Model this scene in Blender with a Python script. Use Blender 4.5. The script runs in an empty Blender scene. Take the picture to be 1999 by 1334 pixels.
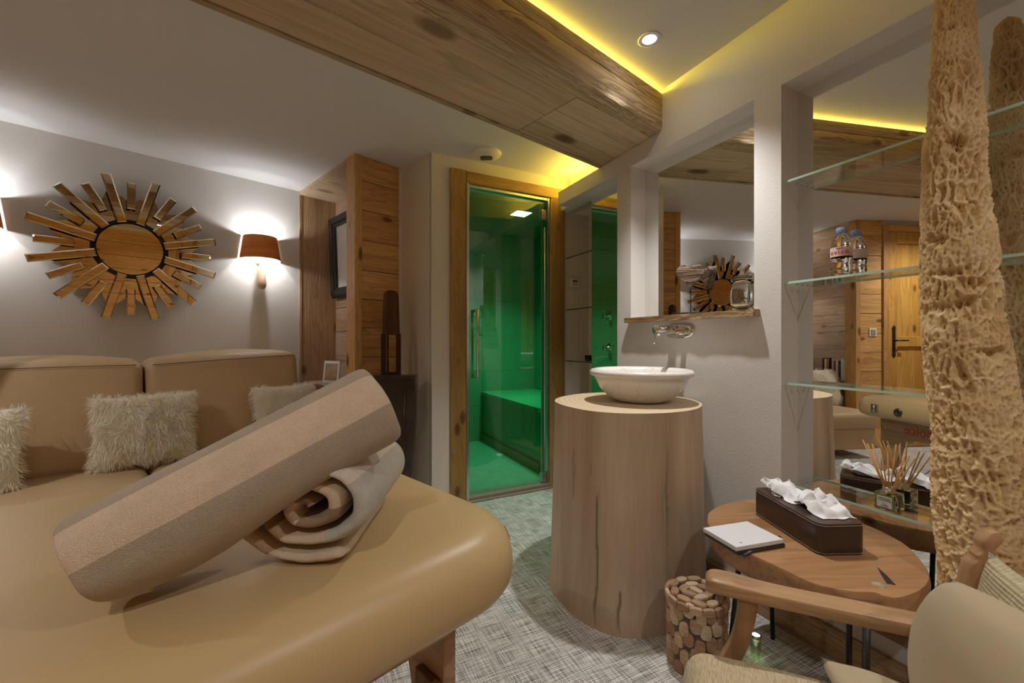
import bpy, math, random
from mathutils import Vector, Matrix, noise, Euler
R = random.Random(7)
scene = bpy.context.scene
COL = scene.collection
PI = math.pi
# ------------------------------------------------------------------ camera, light level
F_PX, CX, CY, EYE = 830.0, 999.5, 667.5, 1.05
cam_d = bpy.data.cameras.new('camera'); cam = bpy.data.objects.new('camera', cam_d); COL.objects.link(cam)
cam.location = (0, 0, EYE); cam.rotation_euler = (PI/2, 0, 0)
cam_d.lens = 36*F_PX/1999; cam_d.sensor_width = 36; cam_d.clip_start = .02; cam_d.clip_end = 60
scene.camera = cam
scene.view_settings.view_transform = 'Standard'; scene.view_settings.look = 'None'
scene.view_settings.gamma = 1; scene.view_settings.use_curve_mapping = False
scene.view_settings.exposure = 0.62
world = bpy.data.worlds.new('world'); scene.world = world; world.use_nodes = True
world.node_tree.nodes['Background'].inputs[0].default_value = (.9, .92, 1, 1)
world.node_tree.nodes['Background'].inputs[1].default_value = .3
scene.cycles.max_bounces = 10; scene.cycles.glossy_bounces = 6; scene.cycles.transparent_max_bounces = 16
scene.cycles.diffuse_bounces = 5
scene.cycles.sample_clamp_indirect = 4.0
scene.cycles.caustics_reflective = True; scene.cycles.caustics_refractive = False
scene.cycles.blur_glossy = .5

# ------------------------------------------------------------------ frames of the room
class Frame:
    """a horizontal axis pair turned about the vertical: x along a wall to the right, y into that wall"""
    def __init__(s, rot): s.r = rot; s.c, s.s = math.cos(rot), math.sin(rot)
    def w(s, x, y, z=0): return Vector((s.c*x - s.s*y, s.s*x + s.c*y, z))
    def l(s, X, Y): return (s.c*X + s.s*Y, -s.s*X + s.c*Y)
    def on(s, px, py, y):
        """local x and height of the wall point seen at a photo position, on the plane y"""
        t = (px-CX)/F_PX; d = -s.s*t + s.c
        Yd = y/d
        return s.c*t*Yd + s.s*Yd, EYE + (CY-py)/F_PX*Yd
    def X(s, px, y): return s.on(px, 0, y)[0]
    def Z(s, px, py, y): return s.on(px, py, y)[1]
A = Frame(math.atan2(.7133, .7008))       # left (sofa) wall
B = Frame(math.atan2(-.9011, .4337))      # right (basin) wall
D = Frame(math.atan2(.4557, .8901))       # shower-door wall
M = Frame(math.atan2(.6423, .7665))       # ceiling beam
W0 = Frame(0)
CEIL, CEIL_R, BEAM_Z, WC, MC = 2.245, 2.297, 2.095, 1.585, 1.685

# ------------------------------------------------------------------ mesh helper
class MB:
    def __init__(s): s.v = []; s.f = []; s.m = []; s.sm = []; s.mi = 0; s.smooth = False; s.T = None
    def add(s, vs, fs, mi=None, smooth=None):
        n = len(s.v)
        if s.T is not None: vs = [s.T @ Vector(v) for v in vs]
        s.v += [tuple(v) for v in vs]
        for f in fs:
            s.f.append(tuple(i+n for i in f)); s.m.append(s.mi if mi is None else mi)
            s.sm.append(s.smooth if smooth is None else smooth)
        return s
    def box(s, x0, x1, y0, y1, z0, z1, mi=None):
        vs = [(x, y, z) for z in (z0, z1) for y in (y0, y1) for x in (x0, x1)]
        return s.add(vs, [(0,2,3,1),(4,5,7,6),(0,1,5,4),(2,6,7,3),(0,4,6,2),(1,3,7,5)], mi, False)
    def prism(s, poly, z0, z1, axis='z', mi=None, smooth=False):
        """poly is counter-clockwise in (a,b); extruded along axis"""
        n = len(poly)
        def P(a, b, h): return {'z': (a, b, h), 'y': (a, h, b), 'x': (h, a, b)}[axis]
        vs = [P(a, b, z0) for a, b in poly] + [P(a, b, z1) for a, b in poly]
        fs = [tuple(range(n-1, -1, -1)), tuple(range(n, 2*n))]
        if axis == 'y': fs = [tuple(reversed(f)) for f in fs]
        s.add(vs, fs, mi, False)
        side = [(i, (i+1) % n, n+(i+1) % n, n+i) for i in range(n)]
        if axis == 'y': side = [tuple(reversed(f)) for f in side]
        k = len(s.v)-2*n
        for f in side: s.f.append(tuple(i+k for i in f)); s.m.append(s.mi if mi is None else mi); s.sm.append(smooth)
        return s
    def lathe(s, prof, seg=32, c=(0,0,0), mi=None, smooth=True, a0=0, a1=2*PI, sx=1, sy=1):
        full = abs(a1-a0-2*PI) < 1e-6; n = seg if full else seg+1
        vs = []
        for r, z in prof:
            for i in range(n):
                a = a0+(a1-a0)*i/seg
                vs.append((c[0]+r*math.cos(a)*sx, c[1]+r*math.sin(a)*sy, c[2]+z))
        fs = []
        for j in range(len(prof)-1):
            for i in range(seg):
                k = (i+1) % n
                fs.append((j*n+i, j*n+k, (j+1)*n+k, (j+1)*n+i))
        return s.add(vs, fs, mi, smooth)
    def cyl(s, r, z0, z1, seg=24, c=(0,0,0), mi=None, r2=None, bev=0):
        r2 = r if r2 is None else r2
        if bev: p = [(0, z0), (r-bev, z0), (r-bev*.3, z0+bev*.3), (r, z0+bev), (r2, z1-bev), (r2-bev*.3, z1-bev*.3), (r2-bev, z1), (0, z1)]
        else: p = [(0, z0), (r, z0), (r, z0), (r2, z1), (r2, z1), (0, z1)]
        return s.lathe(p, seg, c, mi)
    def tube(s, pts, r, seg=10, mi=None, cap=True, closed=False):
        pts = [Vector(p) for p in pts]; n = len(pts)
        rs = r if isinstance(r, (list, tuple)) else [r]*n
        vs = []; up = None
        for i, p in enumerate(pts):
            if closed: d = pts[(i+1) % n]-pts[i-1]
            else: d = pts[min(i+1, n-1)]-pts[max(i-1, 0)]
            d.normalize()
            if up is None:
                up = Vector((0,0,1)) if abs(d.z) < .9 else Vector((1,0,0))
            a = d.cross(up)
            if a.length < 1e-5: a = d.orthogonal()
            a.normalize(); b = a.cross(d).normalized(); up = b
            for k in range(seg):
                t = 2*PI*k/seg
                vs.append(p + a*math.cos(t)*rs[i] + b*math.sin(t)*rs[i])
        fs = []
        for i in range(n if closed else n-1):
            j = (i+1) % n
            for k in range(seg):
                l = (k+1) % seg
                fs.append((i*seg+k, j*seg+k, j*seg+l, i*seg+l))
        if cap and not closed:
            fs.append(tuple(range(seg))); fs.append(tuple((n-1)*seg+k for k in range(seg-1, -1, -1)))
        return s.add(vs, fs, mi, True)
    def grid(s, fn, nu, nv, mi=None, smooth=True, cu=False, mfn=None):
        """fn(u,v) -> point; cu: closed in u"""
        n = nu if cu else nu+1
        vs = [fn(i/nu, j/nv) for j in range(nv+1) for i in range(n)]
        fs = []; ms = []
        for j in range(nv):
            for i in range(nu):
                k = (i+1) % n
                fs.append((j*n+i, j*n+k, (j+1)*n+k, (j+1)*n+i)); ms.append(mfn((i+.5)/nu, (j+.5)/nv) if mfn else (s.mi if mi is None else mi))
        b = len(s.f); s.add(vs, fs, 0, smooth)
        s.m[b:] = ms
        return s
    def pillow(s, w, h, t, n=20, p=.5, mi=None, flat=0, crn=.06):
        """soft cushion in the x-z plane, thickness along y, centred"""
        def side(sg):
            def fn(u, v):
                a, b = u*2-1, v*2-1
                th = (max(0, 1-a*a)**p)*(max(0, 1-b*b)**p)
                k = 1-crn*(1-abs(a)**3)*0-crn*((a*a)*(1-b*b)+0)
                x = a*w/2*(1-crn*(1-b*b)); z = b*h/2*(1-crn*(1-a*a))
                if crn < 0: x = a*w/2*math.sqrt(1+crn*b*b); z = b*h/2*math.sqrt(1+crn*a*a)
                return (x, sg*t/2*th, z)
            return fn
        s.grid(side(-1), n, n, mi); 
        f2 = side(1)
        return s.grid(lambda u, v: f2(1-u, v), n, n, mi)
    def rbox(s, x0, x1, y0, y1, z0, z1, r, seg=4, mi=None):
        """box with rounded edges (all)"""
        r = min(r, (x1-x0)/2-1e-5, (y1-y0)/2-1e-5, (z1-z0)/2-1e-5)
        cx = [x0+r, x1-r]; cy = [y0+r, y1-r]; cz = [z0+r, z1-r]
        nr = 4*(seg+1)
        rings = []
        for j in range(2*(seg+1)):
            top = j > seg; jj = j-(seg+1) if top else j
            ph = -PI/2+PI/2*jj/seg if not top else PI/2*jj/seg
            zc = cz[1] if top else cz[0]
            ring = []
            for q in range(4):
                xc = cx[1] if q in (0, 3) else cx[0]; yc = cy[1] if q in (0, 1) else cy[0]
                for i in range(seg+1):
                    th = q*PI/2+PI/2*i/seg
                    ring.append((xc+r*math.cos(ph)*math.cos(th), yc+r*math.cos(ph)*math.sin(th), zc+r*math.sin(ph)))
            rings.append(ring)
        vs = [p for q in rings for p in q]; fs = []
        for j in range(len(rings)-1):
            for i in range(nr):
                k = (i+1) % nr
                fs.append((j*nr+i, j*nr+k, (j+1)*nr+k, (j+1)*nr+i))
        fs.append(tuple(range(nr-1, -1, -1))); fs.append(tuple((len(rings)-1)*nr+i for i in range(nr)))
        return s.add(vs, fs, mi, True)
    def mesh(s, name, mats):
        me = bpy.data.meshes.new(name)
        me.from_pydata(s.v, [], s.f)
        for m in (mats if isinstance(mats, (list, tuple)) else [mats]): me.materials.append(m)
        me.polygons.foreach_set('material_index', s.m)
        me.polygons.foreach_set('use_smooth', s.sm)
        me.update()
        return me
def link(o, parent=None):
    COL.objects.link(o)
    if parent is not None: o.parent = parent
    return o
def obj(name, mb, mat, parent=None, frame=None, loc=None, rot=None, bevel=0, clean=False, bseg=2, sub=0, label=None):
    me = mb.mesh(name, mat) if isinstance(mb, MB) else mb
    if clean:
        import bmesh
        bm = bmesh.new(); bm.from_mesh(me); bmesh.ops.remove_doubles(bm, verts=bm.verts, dist=1e-5)
        bmesh.ops.recalc_face_normals(bm, faces=bm.faces); bm.to_mesh(me); bm.free()
    o = bpy.data.objects.new(name, me)
    if frame is not None: o.rotation_euler.z = frame.r
    if loc is not None: o.location = loc
    if rot is not None: o.rotation_euler = rot
    if bevel:
        b = o.modifiers.new('bevel', 'BEVEL'); b.width = bevel; b.segments = bseg; b.limit_method = 'ANGLE'; b.angle_limit = .6
    if sub:
        b = o.modifiers.new('sub', 'SUBSURF'); b.levels = sub; b.render_levels = sub
    if label: o['label'] = label
    return link(o, parent)
def struct(name, mb, mat, frame=None, **k):
    o = obj(name, mb, mat, None, frame, **k); o['kind'] = 'structure'; return o
def thing(name, label, cat, frame, x, y, z, rz=0, group=None, rx=0, ry=0):
    o = bpy.data.objects.new(name, None); COL.objects.link(o)
    o.location = frame.w(x, y, z); o.rotation_euler = (rx, ry, frame.r+rz)
    o['label'] = label; o['category'] = cat
    if group: o['group'] = group
    return o
def tag(o, label, cat, group=None):
    o['label'] = label; o['category'] = cat
    if group: o['group'] = group
    return o

# ------------------------------------------------------------------ materials
def new_mat(name):
    m = bpy.data.materials.new(name); m.use_nodes = True
    nt = m.node_tree; nt.nodes.clear()
    return m, nt
def N(nt, t, **k):
    n = nt.nodes.new(t)
    for a, b in k.items():
        if a.startswith('i_'):
            key = a[2:]; key = int(key) if key.isdigit() else key.replace('_', ' ')
            n.inputs[key].default_value = b
        else: setattr(n, a, b)
    return n
def L(nt, a, ao, b, bi): nt.links.new(a.outputs[ao], b.inputs[bi])
def out(nt, sh, so=0):
    o = N(nt, 'ShaderNodeOutputMaterial'); L(nt, sh, so, o, 0)
def c4(c): return (c[0], c[1], c[2], 1)
def srgb(r, g, b): 
    f = lambda x: (x/255/12.92) if x/255 <= .04045 else ((x/255+.055)/1.055)**2.4
    return (f(r), f(g), f(b))
def ramp(nt, stops, interp='LINEAR'):
    n = N(nt, 'ShaderNodeValToRGB'); r = n.color_ramp; r.interpolation = interp
    while len(r.elements) > 1: r.elements.remove(r.elements[-1])
    r.elements[0].position = stops[0][0]; r.elements[0].color = c4(stops[0][1])
    for p, c in stops[1:]:
        e = r.elements.new(p); e.color = c4(c)
    return n
def plain(name, col, rough=.6, metal=0, bump=0, bscale=60, var=0, vscale=3, spec=.5, sheen=0, coat=0, bdist=.01):
    m, nt = new_mat(name)
    p = N(nt, 'ShaderNodeBsdfPrincipled'); p.inputs['Base Color'].default_value = c4(col)
    p.inputs['Roughness'].default_value = rough; p.inputs['Metallic'].default_value = metal
    p.inputs['Specular IOR Level'].default_value = spec
    if sheen: p.inputs['Sheen Weight'].default_value = sheen
    if coat: p.inputs['Coat Weight'].default_value = coat; p.inputs['Coat Roughness'].default_value = .1
    tc = N(nt, 'ShaderNodeTexCoord')
    if var:
        n = N(nt, 'ShaderNodeTexNoise', i_Scale=vscale, i_Detail=4.0); L(nt, tc, 'Object', n, 'Vector')
        r = ramp(nt, [(.3, tuple(x*(1-var) for x in col)), (.7, tuple(min(1, x*(1+var)) for x in col))])
        L(nt, n, 0, r, 0); L(nt, r, 0, p, 'Base Color')
    if bump:
        n = N(nt, 'ShaderNodeTexNoise', i_Scale=bscale, i_Detail=3.0); L(nt, tc, 'Object', n, 'Vector')
        b = N(nt, 'ShaderNodeBump', i_Strength=bump, i_Distance=bdist); L(nt, n, 0, b, 'Height'); L(nt, b, 0, p, 'Normal')
    out(nt, p); return m
def wood(name, light, dark, axis='x', scale=1.0, rough=.65, knots=True, grain=.5, bump=.35, weather=0, weather_col=(.35,.33,.3), perobj=True, spec=.4, ring=.45, fib=.4):
    """aged timber: long streaks along one axis, ring bands warped by noise, dark knots, fine grain relief"""
    m, nt = new_mat(name)
    p = N(nt, 'ShaderNodeBsdfPrincipled'); p.inputs['Specular IOR Level'].default_value = spec
    tc = N(nt, 'ShaderNodeTexCoord')
    add = N(nt, 'ShaderNodeVectorMath', operation='ADD'); L(nt, tc, 'Object', add, 0)
    if perobj:
        oi = N(nt, 'ShaderNodeObjectInfo'); mul = N(nt, 'ShaderNodeMath', operation='MULTIPLY', i_1=37.0)
        L(nt, oi, 'Random', mul, 0); L(nt, mul, 0, add, 1)
    s = [9.0*scale]*3; s['xyz'.index(axis)] = .9*scale
    mp = N(nt, 'ShaderNodeMapping'); mp.inputs['Scale'].default_value = s; L(nt, add, 0, mp, 'Vector')
    # bands
    n1 = N(nt, 'ShaderNodeTexNoise', i_Scale=1.1, i_Detail=3.0, i_Distortion=.6); L(nt, mp, 0, n1, 'Vector')
    m1 = N(nt, 'ShaderNodeMath', operation='MULTIPLY', i_1=16.0*grain+3); L(nt, n1, 0, m1, 0)
    m2 = N(nt, 'ShaderNodeMath', operation='FRACT'); L(nt, m1, 0, m2, 0)
    rb = ramp(nt, [(0, (1,1,1)), (.55, (.82,.82,.82)), (.9, (.45,.45,.45)), (1, (.95,.95,.95))]); L(nt, m2, 0, rb, 0)
    # fine fibres
    s2 = [120*scale]*3; s2['xyz'.index(axis)] = 3.0*scale
    mp2 = N(nt, 'ShaderNodeMapping'); mp2.inputs['Scale'].default_value = s2; L(nt, add, 0, mp2, 'Vector')
    n2 = N(nt, 'ShaderNodeTexNoise', i_Scale=1.0, i_Detail=4.0); L(nt, mp2, 0, n2, 'Vector')
    # broad tone
    n3 = N(nt, 'ShaderNodeTexNoise', i_Scale=.55, i_Detail=4.0); L(nt, mp, 0, n3, 'Vector')
    rc = ramp(nt, [(.28, dark), (.72, light)]); L(nt, n3, 0, rc, 0)
    mx = N(nt, 'ShaderNodeMix', data_type='RGBA', blend_type='MULTIPLY'); mx.inputs[0].default_value = ring
    L(nt, rc, 0, mx, 6); L(nt, rb, 0, mx, 7)
    rf = ramp(nt, [(.3, (.62,.62,.62)), (.6, (1,1,1))]); L(nt, n2, 0, rf, 0)
    mx2 = N(nt, 'ShaderNodeMix', data_type='RGBA', blend_type='MULTIPLY'); mx2.inputs[0].default_value = fib
    L(nt, mx, 2, mx2, 6); L(nt, rf, 0, mx2, 7)
    last = mx2
    if knots:
        sk = [8.5*scale]*3; sk['xyz'.index(axis)] = 4.2*scale
        mp3 = N(nt, 'ShaderNodeMapping'); mp3.inputs['Scale'].default_value = sk; L(nt, add, 0, mp3, 'Vector')
        vo = N(nt, 'ShaderNodeTexVoronoi', i_Scale=1.0); vo.inputs['Randomness'].default_value = 1; L(nt, mp3, 0, vo, 'Vector')
        rk = ramp(nt, [(0, (.16,.1,.06)), (.11, (.34,.24,.16)), (.19, (1,1,1))]); L(nt, vo, 'Distance', rk, 0)
        mx3 = N(nt, 'ShaderNodeMix', data_type='RGBA', blend_type='MULTIPLY'); mx3.inputs[0].default_value = .9
        L(nt, last, 2, mx3, 6); L(nt, rk, 0, mx3, 7); last = mx3
    if weather:
        nw = N(nt, 'ShaderNodeTexNoise', i_Scale=2.2*scale, i_Detail=5.0); L(nt, add, 0, nw, 'Vector')
        rw = ramp(nt, [(.42, (0,0,0)), (.68, (weather,)*3)]); L(nt, nw, 0, rw, 0)
        mx4 = N(nt, 'ShaderNodeMix', data_type='RGBA'); L(nt, rw, 0, mx4, 0); L(nt, last, 2, mx4, 6); mx4.inputs[7].default_value = c4(weather_col); last = mx4
    L(nt, last, 2, p, 'Base Color'); p.inputs['Roughness'].default_value = rough
    ad = N(nt, 'ShaderNodeMath', operation='MULTIPLY_ADD', i_1=.6); L(nt, n2, 0, ad, 0); 
    sep = N(nt, 'ShaderNodeRGBToBW'); L(nt, rb, 0, sep, 0); L(nt, sep, 0, ad, 2)
    b = N(nt, 'ShaderNodeBump', i_Strength=bump, i_Distance=.004); L(nt, ad, 0, b, 'Height'); L(nt, b, 0, p, 'Normal')
    out(nt, p); return m
def emit(name, col, s):
    m, nt = new_mat(name); e = N(nt, 'ShaderNodeEmission'); e.inputs[0].default_value = c4(col); e.inputs[1].default_value = s
    out(nt, e); return m
def thin_glass(name, tint, ior=1.5, rough=0.0, body=0, boost=1.0):
    """clear sheet: tinted transmission with Fresnel reflection"""
    m, nt = new_mat(name)
    t = N(nt, 'ShaderNodeBsdfTransparent'); t.inputs[0].default_value = c4(tint)
    g = N(nt, 'ShaderNodeBsdfGlossy'); g.inputs['Roughness'].default_value = rough; g.inputs[0].default_value = (1,1,1,1)
    r0 = ((ior-1)/(ior+1))**2*boost
    lw = N(nt, 'ShaderNodeLayerWeight', i_Blend=.5); pw = N(nt, 'ShaderNodeMath', operation='POWER', i_1=4.5); L(nt, lw, 'Facing', pw, 0)
    ml = N(nt, 'ShaderNodeMath', operation='MULTIPLY_ADD', i_1=min(1, .75*boost), i_2=r0); ml.use_clamp = True; L(nt, pw, 0, ml, 0)
    mx = N(nt, 'ShaderNodeMixShader'); L(nt, ml, 0, mx, 0); L(nt, t, 0, mx, 1); L(nt, g, 0, mx, 2)
    out(nt, mx); return m
def solid_glass(name, tint, ior=1.45, rough=0.0):
    m, nt = new_mat(name); g = N(nt, 'ShaderNodeBsdfGlass', i_IOR=ior, i_Roughness=rough); g.inputs[0].default_value = c4(tint); out(nt, g); return m
def mirror(name, tint=(.86,.87,.86), rough=.0):
    m, nt = new_mat(name); g = N(nt, 'ShaderNodeBsdfGlossy'); g.inputs[0].default_value = c4(tint); g.inputs['Roughness'].default_value = rough
    out(nt, g); return m

WHITE = plain('wall_paint', (.70,.68,.65), .75, bump=.08, bscale=140, var=.04, vscale=2)
CREAM = plain('cream_paint', (.70,.65,.55), .75, bump=.08, bscale=140)
CEILM = plain('ceiling_paint', (.66,.65,.64), .8, bump=.05, bscale=120)
GREYW = plain('grey_white_paint', (.47,.455,.43), .7, bump=.05, bscale=150, var=.03, vscale=3)
W_BEAM = wood('beam_wood', srgb(220,196,160), srgb(172,144,108), 'x', 1.0, .85, bump=1.0, weather=.6, weather_col=srgb(190,170,140), spec=.15, ring=.75, fib=.95, grain=1.1)
W_UNDER = wood('pale_aged_wood', srgb(218,196,166), srgb(186,162,130), 'x', .5, .7, bump=.35, weather=.6, weather_col=srgb(196,172,142), grain=.25, spec=.15, fib=.5)
W_PLANK = wood('honey_plank', srgb(236,186,118), srgb(200,146,84), 'x', .9, .55, bump=.4, ring=.55)
W_GREY = wood('greyed_plank', srgb(206,176,146), srgb(164,132,104), 'x', .8, .65, bump=.5, weather=.5, weather_col=srgb(160,140,118))
W_GREYV = wood('greyed_board', srgb(210,176,136), srgb(172,138,102), 'z', .8, .65, bump=.5, weather=.4, weather_col=srgb(150,125,98))
W_POST = wood('post_wood', srgb(232,184,118), srgb(192,142,84), 'z', .8, .5, bump=.3, grain=.8)
W_FRAMEV = wood('door_frame_wood', srgb(196,158,88), srgb(140,106,52), 'z', .8, .6, bump=.6, weather=.3, weather_col=srgb(172,145,92))
W_FRAMEH = wood('door_lintel_wood', srgb(196,158,88), srgb(140,106,52), 'x', .8, .6, bump=.6, weather=.3, weather_col=srgb(172,145,92))
W_SILL = wood('sill_wood', srgb(200,170,128), srgb(140,108,72), 'x', 1.4, .65, knots=False, bump=1.0, grain=.9)
W_DOOR = wood('honey_door', srgb(222,170,86), srgb(190,136,60), 'z', .8, .45, bump=.2, grain=.3)
CHROME = plain('chrome', (.85,.85,.86), .06, 1)
STEEL = plain('brushed_steel', (.62,.6,.56), .28, 1)
BLACK = plain('black_metal', (.015,.014,.013), .4)
MIRROR = mirror('silvered_glass')
GLASS = thin_glass('clear_glass', (.975,.99,.98), 1.35)
EDGE = plain('green_glass_edge', (.50,.76,.66), .15, spec=.8)
# ================================================================== LIGHTS
def spot(name, x, y, z, power, ang=130, blend=.35, rad=.025, col=(1,.95,.88)):
    d = bpy.data.lights.new(name, 'SPOT'); d.energy = power; d.spot_size = math.radians(ang); d.spot_blend = blend
    d.shadow_soft_size = rad; d.color = col
    o = bpy.data.objects.new(name, d); COL.objects.link(o); o.location = (x, y, z); return o
def point(name, v, power, rad=.03, col=(1,.95,.88)):
    d = bpy.data.lights.new(name, 'POINT'); d.energy = power; d.shadow_soft_size = rad; d.color = col
    o = bpy.data.objects.new(name, d); COL.objects.link(o); o.location = v; return o
SPOTS = [  # spots: x, y, ceiling height, watts; all after the first are added unseen fill
    (.566, 1.751, CEIL_R, 46), (1.0, .12, CEIL_R, 22), (-.35, -.75, CEIL_R, 34), (1.2, -1.0, CEIL_R, 30), (-2.35, .60, CEIL, 52)]
FILL_CONE = 150
for i, (x, y, z, pw) in enumerate(SPOTS):
    spot('basin_and_fill_beam', x, y, z-.012, pw, 96 if i == 0 else FILL_CONE, .75 if i == 0 else 1.0, .022, (1, .98, .95))
LAMPS = [(.947, 3.475), (-.42, 3.475)]     # wall sconces on the sofa wall (along the wall, out from it)
for s, y in LAMPS:
    point('sconce_bulb', A.w(s, y, EYE+.742), 3.2, .012, (.93, .96, 1)); point('sconce_bulb', A.w(s, y, EYE+.632), 1.9, .012, (.95, .97, 1))
def strip_light(name, fr, x, y, z, ln, power, face):
    d = bpy.data.lights.new(name, 'AREA'); d.shape = 'RECTANGLE'; d.size = ln; d.size_y = .012; d.energy = power; d.color = (1, .72, .12)
    o = bpy.data.objects.new(name, d); COL.objects.link(o); o.location = fr.w(x, y, z)
    dv = Vector(fr.w(*face)).normalized(); xv = Vector((fr.c, fr.s, 0)); yv = (-dv).cross(xv)
    o.rotation_euler = Matrix((xv, yv, -dv)).transposed().to_euler(); return o
strip_light('beam_led', M, -.15, 1.176, 2.2885, 4.1, 3.0, (0, -1, .12))
strip_light('ledge_led', B, B.X(1140, WC), 1.70, BEAM_Z+.015, .62, 1.3, (0, -.55, 1))
# shower cabin lamp (square panel, green light)
sh = Vector((.08, 3.77, 2.15))
d = bpy.data.lights.new('shower_lamp', 'AREA'); d.shape = 'SQUARE'; d.size = .14; d.energy = 6.5; d.spread = math.radians(100); d.color = (.55, 1, .80)
o = bpy.data.objects.new('shower_lamp', d); COL.objects.link(o); o.location = sh

# ================================================================== FLOOR, CEILING
def carpet():
    m, nt = new_mat('woven_floor')
    p = N(nt, 'ShaderNodeBsdfPrincipled', i_Roughness=.6)
    tc = N(nt, 'ShaderNodeTexCoord'); mp = N(nt, 'ShaderNodeMapping'); mp.inputs['Rotation'].default_value[2] = -B.r
    L(nt, tc, 'Object', mp, 'Vector')
    cols = []
    for k, s in enumerate(((230, 9, 1), (9, 230, 1))):
        q = N(nt, 'ShaderNodeMapping'); q.inputs['Scale'].default_value = s; L(nt, mp, 0, q, 'Vector')
        n = N(nt, 'ShaderNodeTexNoise', i_Scale=1.0, i_Detail=1.5); L(nt, q, 0, n, 'Vector'); cols.append(n)
    br = N(nt, 'ShaderNodeTexChecker', i_Scale=330.0); L(nt, mp, 0, br, 'Vector')
    mx = N(nt, 'ShaderNodeMix', data_type='FLOAT')
    wv = N(nt, 'ShaderNodeTexWave', i_Scale=42.0, i_Distortion=1.5); wv.bands_direction = 'X'; L(nt, mp, 0, wv, 'Vector')
    L(nt, br, 1, mx, 0); L(nt, cols[0], 0, mx, 2); L(nt, cols[1], 0, mx, 3)
    ad = N(nt, 'ShaderNodeMath', operation='MULTIPLY_ADD', i_1=.10); L(nt, wv, 1, ad, 0); L(nt, mx, 0, ad, 2)
    r = ramp(nt, [(.38, srgb(84, 80, 76)), (.52, srgb(176, 173, 168)), (.66, srgb(240, 238, 234))])
    L(nt, ad, 0, r, 0); L(nt, r, 0, p, 'Base Color')
    b = N(nt, 'ShaderNodeBump', i_Strength=.5, i_Distance=.002); L(nt, ad, 0, b, 'Height'); L(nt, b, 0, p, 'Normal')
    out(nt, p); return m
struct('floor', MB().box(-5, 4, -3.2, 6.2, -.1, 0), carpet())
struct('ceiling', MB().box(-6, 6, 1.25, 7.5, CEIL, CEIL+.2), CEILM, M)
struct('ceiling', MB().box(-6, 6, -4.5, 1.25, CEIL_R, CEIL_R+.15), CEILM, M)

# ================================================================== RIGHT WALL (basin wall)
xa0, xa1 = B.X(1090, WC), B.X(1205, WC)
xb0, xb1 = B.X(1231.5, WC), B.X(1472, WC)
xc0, xc1 = B.X(1525, WC), .12
xbeam = B.X(1292.5, WC)-.03
XN = 2.2
RT = 2.003   # top of the recesses
w = MB()
w.box(xa0, xa1, 1.635, 1.70, 0, .155); w.box(xa0, xa1, WC, 1.735, RT, BEAM_Z)
w.box(xa0-.13, xa0, 1.665, 1.735, RT, BEAM_Z)
w.box(xa1, xb0, WC, 1.70, 0, BEAM_Z); w.box(xb0, xb1, WC, 1.70, 0, 1.16); w.box(xb0, xb1, WC, 1.70, RT, BEAM_Z)
w.box(xb1, xc0, WC, 1.70, 0, BEAM_Z); w.box(xc0, xc1, WC, 1.70, 0, .16); w.box(xc0, xc1, WC, 1.70, RT, BEAM_Z)
w.box(xc1, XN, WC, 1.70, 0, BEAM_Z); w.box(xbeam, XN, WC, 1.70, BEAM_Z, 2.32)
w.box(xa1-.01, XN, 1.70, 1.80, 0, 2.32)
w.box(xa1-.80, xa1, 1.735, 1.80, BEAM_Z, 2.32)
struct('wall_right', w, WHITE, B)
xm = B.X(1155, MC)
w = MB().box(xm+.004, xa1, MC+.004, 1.705, .195, RT)            # backing of the narrow mirror
w.box(xa1-.80, xa1+.06, 1.93, 2.02, 0, 2.2); w.box(xa1-.80, xa1+.06, 1.80, 1.95, RT, 2.2); w.box(xa1, xa1+.06, 1.79, 1.95, 0, 2.2)
struct('wall_niche', w, CREAM, B)
# mirrors
mm = MB().box(xm, xa1+.01, MC, MC+.004, .195, RT)
mr = obj('mirror_panel', mm, MIRROR, None, B); tag(mr, 'narrow tall mirror in the recess next to the shower door', 'mirror'); 
mr = obj('wall_mirror', MB().box(xb0-.01, xb1+.02, MC, 1.699, 1.176, RT+.01), MIRROR, None, B); tag(mr, 'square mirror set in the wall above the marble basin', 'mirror')
mr = obj('wall_mirror', MB().box(xc0-.01, xc1+.02, MC, 1.699, .195, RT+.01), MIRROR, None, B); tag(mr, 'tall mirror behind the glass shelves and driftwood column', 'mirror')
# wooden ledges
sl = thing('wall_shelf', 'rough wooden shelf ledge under the mirror above the basin', 'shelf', B, xb0, WC, 1.149)
x0 = B.X(1218, 1.545)-xb0; x1 = B.X(1470, 1.545)-xb0
g = MB()
def live(u, v):
    x = x0+(x1-x0)*u
    return (x, -.04+.004*noise.noise((x*14, v*3, 1)), .0+.027*v)
g.grid(live, 60, 4, smooth=True)
g.box(x0, x1, -.036, .0, .001, .0265); g.box(x0+.06, xb1-xb0, 0, MC-WC-.001, .011, .027)
obj('board', g, W_SILL, sl)
struct('trim_1', MB().box(xc0-.0, xc1, 1.57, MC-.002, .157, .195), W_SILL, B, bevel=.002)
struct('trim_2', MB().box(xa0-.15, xa1-.002, 1.62, 1.92, .155, .195), W_SILL, B, bevel=.002)
struct('baseboard_right', MB().box(xa1+.6*0+B.X(1300,WC)-xa1, XN, 1.563, 1.584, 0, .10), W_SILL, B, bevel=.002)
struct('baseboard_right', MB().box(xa0-.03, xa1, 1.612, 1.634, 0, .095), W_SILL, B, bevel=.002)

# ================================================================== SHOWER DOOR WALL
xl, xr = D.X(908, 2.615), D.X(1072, 2.615)
xcn = .772
w = MB().box(xcn, xl, 2.615, 2.73, 0, 2.4).box(xl, xr, 2.615, 2.73, 2.08, 2.4).box(xr, 3.0, 2.615, 2.73, 0, 2.4)
struct('wall_shower_door', w, CREAM, D)
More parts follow.
